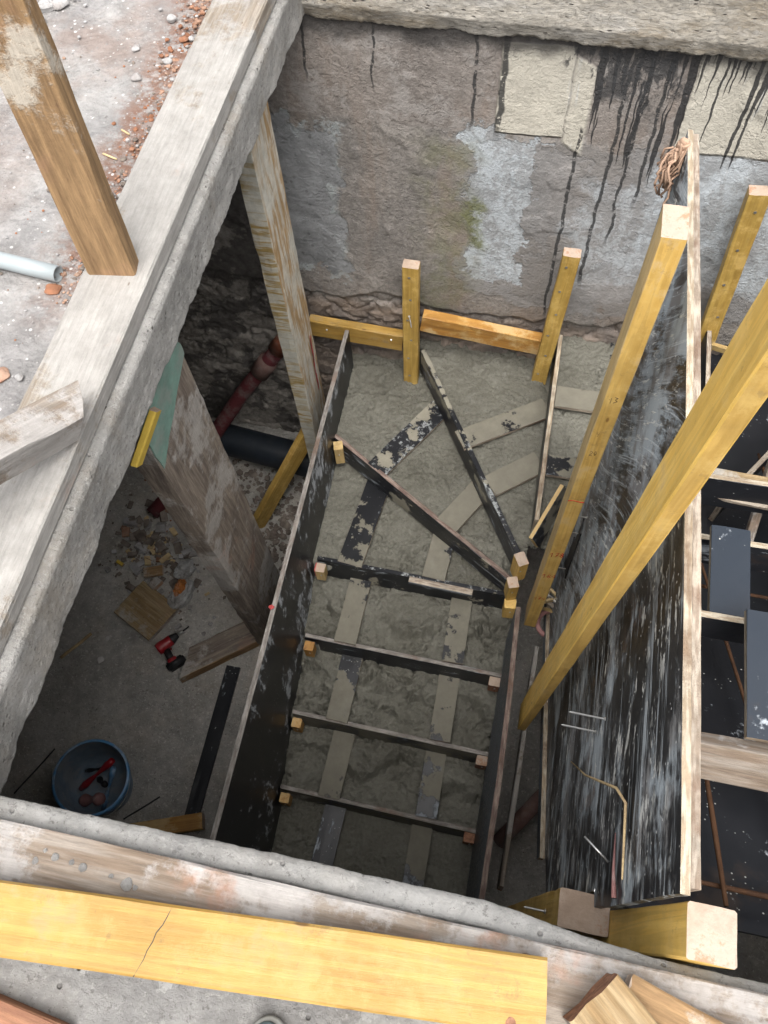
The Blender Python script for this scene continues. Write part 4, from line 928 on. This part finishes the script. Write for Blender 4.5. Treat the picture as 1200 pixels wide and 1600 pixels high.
# ================================================================== LOWER ROOM
bk = empty('bucket', (-1.66, .37, -2.85), 'dirty blue bucket full of tools on the lower floor', 'bucket')
tl_ = Matrix.Rotation(R(6), 4, 'Y')
lathe('shell', [(.120, .004), (.130, .02), (.150, .16), (.166, .30), (.169, .33), (.178, .333), (.178, .345), (.166, .345)], 'bucket', (-1.66, .37, -2.85), bk, rot=tl_)
lathe('inner_wall', [(.117, .012), (.146, .16), (.1655, .344)], 'bucket_in', (-1.66, .37, -2.85), bk, rot=tl_)
lathe('rim_band', [(.160, .285), (.172, .288), (.172, .294), (.162, .297)], 'bucket', (-1.66, .37, -2.85), bk, rot=tl_)
tube('handle', [(-1.66 + .185 * math.cos(a_), .37 + .185 * math.sin(a_), -2.85 + .30 - .10 * math.sin((a_ + 2.2) / 3.2 * math.pi) * 1) for a_ in np.linspace(-2.2, 1.0, 18)], .003, 'steel', bk, seg=6)
TC = 'tools in the blue bucket'
for (a, b, r_, mt, lb) in (((-1.74, .33, -2.72), (-1.57, .47, -2.56), .016, 'tool_red', 'red tool handle lying in the bucket'), ((-1.72, .28, -2.74), (-1.60, .30, -2.66), .028, 'pipe_rose', 'pink-grey round tool in the front of the bucket'), ((-1.62, .27, -2.78), (-1.56, .44, -2.58), .013, 'bucket', 'blue handled tool in the bucket'), ((-1.70, .40, -2.80), (-1.58, .36, -2.60), .014, 'tool_black', 'black tool handle in the bucket'), ((-1.76, .42, -2.76), (-1.62, .44, -2.64), .010, 'tool_black', 'thin black bar in the bucket')):
    a, b = Vector(a), Vector(b); o = tube('hand_tool', [a.lerp(b, k / 6) for k in range(7)], r_, mt, seg=12, rfun=lambda t_: .8 + .35 * math.sin(t_ * 9)); tag(o, lb, 'tool', TC)
# impact driver
dr = empty('impact_driver', (-1.575, 1.13, -2.85), 'red and black cordless impact driver lying on the lower floor', 'power tool')
hd = Vector((.62, .78, 0)).normalized(); sdv = Vector((.78, -.62, 0)); O = Vector((-1.62, 1.10, -2.80))
def at_(u, v, z=0): return O + hd * u + sdv * v + Vector((0, 0, z))
def rbox(name, c, s, mat, ang, bev=.008):
    bm = bmesh.new(); box_bm(bm, (0, 0, 0), s); bmesh.ops.bevel(bm, geom=list(bm.edges), offset=bev, segments=3, affect='EDGES')
    me = bpy.data.meshes.new(name); bm.to_mesh(me); bm.free(); return link(name, me, [mat], dr, Matrix.Translation(c) @ Matrix.Rotation(ang, 4, 'Z'), True)
ang = math.atan2(hd.y, hd.x)
tube('motor_body', [at_(k * .011, 0) for k in range(9)], .033, 'tool_red', dr, 20, rfun=lambda t_: .82 + .2 * math.sin(min(1, t_ * 1.3 + .25) * 2.6))
tube('nose', [at_(.086 + k * .009, 0) for k in range(6)], .029, 'tool_black', dr, 20, rfun=lambda t_: 1 - .5 * t_)
tube('chuck', [at_(.13, 0), at_(.15, 0), at_(.165, 0)], .009, 'steel', dr, 12); tube('bit', [at_(.165, 0), at_(.205, 0)], .004, 'tool_black', dr, 8)
rbox('grip', at_(.03, .065, -.005), (.038, .085, .032), 'tool_black', ang - .15)
rbox('trigger', at_(.058, .04, -.003), (.012, .028, .016), 'tool_red', ang)
rbox('battery', at_(.035, .125, -.01), (.105, .045, .066), 'tool_black', ang - .1, .01)
rbox('battery_band', at_(.03, .104, .022), (.05, .02, .012), 'tool_red', ang - .1, .004)
# floor boards etc.
def fl(px, py, z=-2.84): return at(px, py, z)
p_ = [fl(181, 955), fl(226, 915), fl(277, 960), fl(240, 997)]
o = timber('board_offcut', (p_[0] + p_[1]) / 2 + Vector((0, 0, .02)), (p_[2] + p_[3]) / 2 + Vector((0, 0, .02)), .235, .032, ('old_wood_pale', 'old_wood_pale', 'old_wood_dark'), hint=tuple(p_[1] - p_[0]), wob=.002); tag(o, 'square pale board offcut on the lower floor above the driver', 'offcut')
a, b = fl(365, 1042, -2.835), fl(298, 1282, -2.835); o = timber('black_strip', a, b, .022, .075, ('film_clean', 'film_clean', 'film_clean'), hint=(0, 0, 1)); tag(o, 'long black plywood strip lying on the floor beside the side board', 'plywood strip')
o = timber('short_timber', fl(175, 1305, -2.79), fl(318, 1283, -2.79), .06, .075, ('orange', 'yellow_olive', 'end'), hint=(0, 0, 1)); tag(o, 'orange-brown timber end on the lower floor by the near slab edge', 'timber')
for (A_, B_, r_, mt, lb) in (((95, 1028), (143, 990), .009, 'woodchip', 'pale wood sliver on the floor left of the board offcut'), ((22, 1240), (86, 1170), .004, 'dark', 'dark rod on the floor left of the bucket'), ((193, 1280), (250, 1245), .004, 'dark', 'thin dark rod on the floor right of the bucket')):
    a, b = fl(*A_, -2.838), fl(*B_, -2.838); o = tube('rod' if mt == 'dark' else 'sliver', [a.lerp(b, k / 8) + Vector((0, 0, .002 * math.sin(k))) for k in range(9)], r_, mt, seg=7); tag(o, lb, 'rod' if mt == 'dark' else 'splinter')
for (x, y, r_) in ((157, 1030, .02), (135, 1018, .008), (168, 998, .014), (328, 975, .012), (318, 990, .012), (335, 965, .01)):
    p = fl(x, y); bm = bmesh.new(); rock_bm(bm, (0, 0, 0), r_, x * .1, .15, 2); tag(bm_obj('scrap', bm, ['paper' if x < 300 else 'stone'], mw=Matrix.Translation(p)), {157: 'biggest white scrap on the bare floor left of the driver', 135: 'tiny white scrap left of the biggest one', 168: 'curved white scrap below the square board', 328: 'grey scrap right of the driver nearest the broad prop', 318: 'grey scrap just right of the driver bit', 335: 'uppermost grey scrap beside the broad prop'}[x], 'scrap', 'pale scraps on the lower floor')
# debris heap
random.seed(5); bm = bmesh.new()
for i in range(330):
    px, py = random.gauss(250, 38), random.gauss(865, 42)
    if px < 190 and py > 900: continue
    p = fl(px, py); r_ = random.choice([.006, .008, .01, .014, .02, .03, .045]) * random.uniform(.6, 1.1); box_bm(bm, (p.x, p.y, -2.846 + r_ * .25), (r_ * random.uniform(1, 2.2), r_, r_ * random.uniform(.2, .7)), random.random() * 6, random.choice([0, 0, 0, 0, 0, 1, 2, 2, 3]), random.uniform(-.5, .5), random.uniform(-.4, .4))
for i in range(700):
    px, py = random.gauss(430, 50), random.gauss(820, 50); p = fl(px, py); r_ = random.choice([.006, .01, .014, .02]); rock_bm(bm, (p.x, p.y, -2.846 + r_ * .3), r_, random.random() * 30, .6, 1, 0, random.random() * 6)
tag(bm_obj('debris', bm, ['debris', 'chip', 'stone', 'woodchip']), 'dusty heap of broken plaster and wood chips on the lower floor', 'debris', kind='stuff')
for (x, y, a_, s_, mt, lb) in ((240, 893, .3, (.11, .06, .02), 'old_wood', 'small brown wood offcut on the debris heap'), (243, 912, -.5, (.05, .07, .03), 'old_wood_dark', 'dark chipped offcut just above the square board'), (258, 872, .9, (.07, .03, .012), 'woodchip', 'pale chip leaning on the debris heap'), (188, 880, -.4, (.05, .02, .015), 'yellow_paint', 'yellow chip at the left of the debris heap')):
    p = fl(x, y, -2.81); o = timber('wood_chip', p - Vector((math.cos(a_), math.sin(a_), .1)) * s_[0] / 2, p + Vector((math.cos(a_), math.sin(a_), .1)) * s_[0] / 2, s_[1], s_[2], (mt, mt, 'end'), hint=(-math.sin(a_), math.cos(a_), 0), step=.02); tag(o, lb, 'offcut')
tb = empty('crumpled_bag', fl(285, 910), 'crumpled clear and amber plastic wrapper beside the broad prop', 'plastic bag')
def crumple(name, c, s, mat, sd_, ang):
    bm = bmesh.new(); g_ = bmesh.ops.create_icosphere(bm, subdivisions=4, radius=1)
    for v in g_['verts']:
        p = v.co.copy(); k = 1 + .30 * abs(n1(p.x * 3 + sd_, sd_)) - .35 * abs(n1(p.y * 4 + p.z * 2 + sd_, sd_ + 3)) + .15 * n1(p.z * 6, sd_ + 1); v.co = Vector((p.x * s[0], p.y * s[1], p.z * s[2])) * k
    return bm_obj(name, bm, [mat], tb, False, Matrix.Translation(c) @ Matrix.Rotation(ang, 4, 'Z'))
crumple('clear_film', fl(283, 930, -2.80), (.055, .10, .045), 'plastic', 3, -.3); crumple('amber_film', fl(281, 918, -2.765), (.03, .05, .03), 'amber', 7, -.2); crumple('clear_film', fl(288, 890, -2.80), (.05, .07, .045), 'plastic', 9, -.5)
# pipes
P = [Vector((-1.18, 2.56, -1.93)), Vector((-1.27, 2.52, -2.05)), Vector((-1.42, 2.46, -2.26)), Vector((-1.58, 2.36, -2.50)), Vector((-1.72, 2.22, -2.70)), Vector((-1.84, 2.05, -2.79)), Vector((-1.93, 1.90, -2.83))]
pp = tube('waste_pipe', P, .042, 'pipe_red', seg=20); tag(pp, 'dusty dark red waste pipe running down the wall to the lower floor', 'pipe')
tube('socket', [P[0] + Vector((.06, .02, .09)), P[0] + Vector((-.02, -.01, -.02))], .05, 'pipe_orange', pp, 20); tube('collar', [P[1] + Vector((.02, .01, .03)), P[1], P[1] - Vector((.04, .02, .055))], .054, 'pipe_brown', pp, 20)
o = tube('drain_pipe', [(-2.1, 2.42, -2.70), (-1.6, 2.40, -2.69), (-1.2, 2.36, -2.70), (-.9, 2.32, -2.71)], .095, 'pipe_black', seg=28); tag(o, 'thick dark blue drain pipe lying along the foot of the back wall', 'pipe')
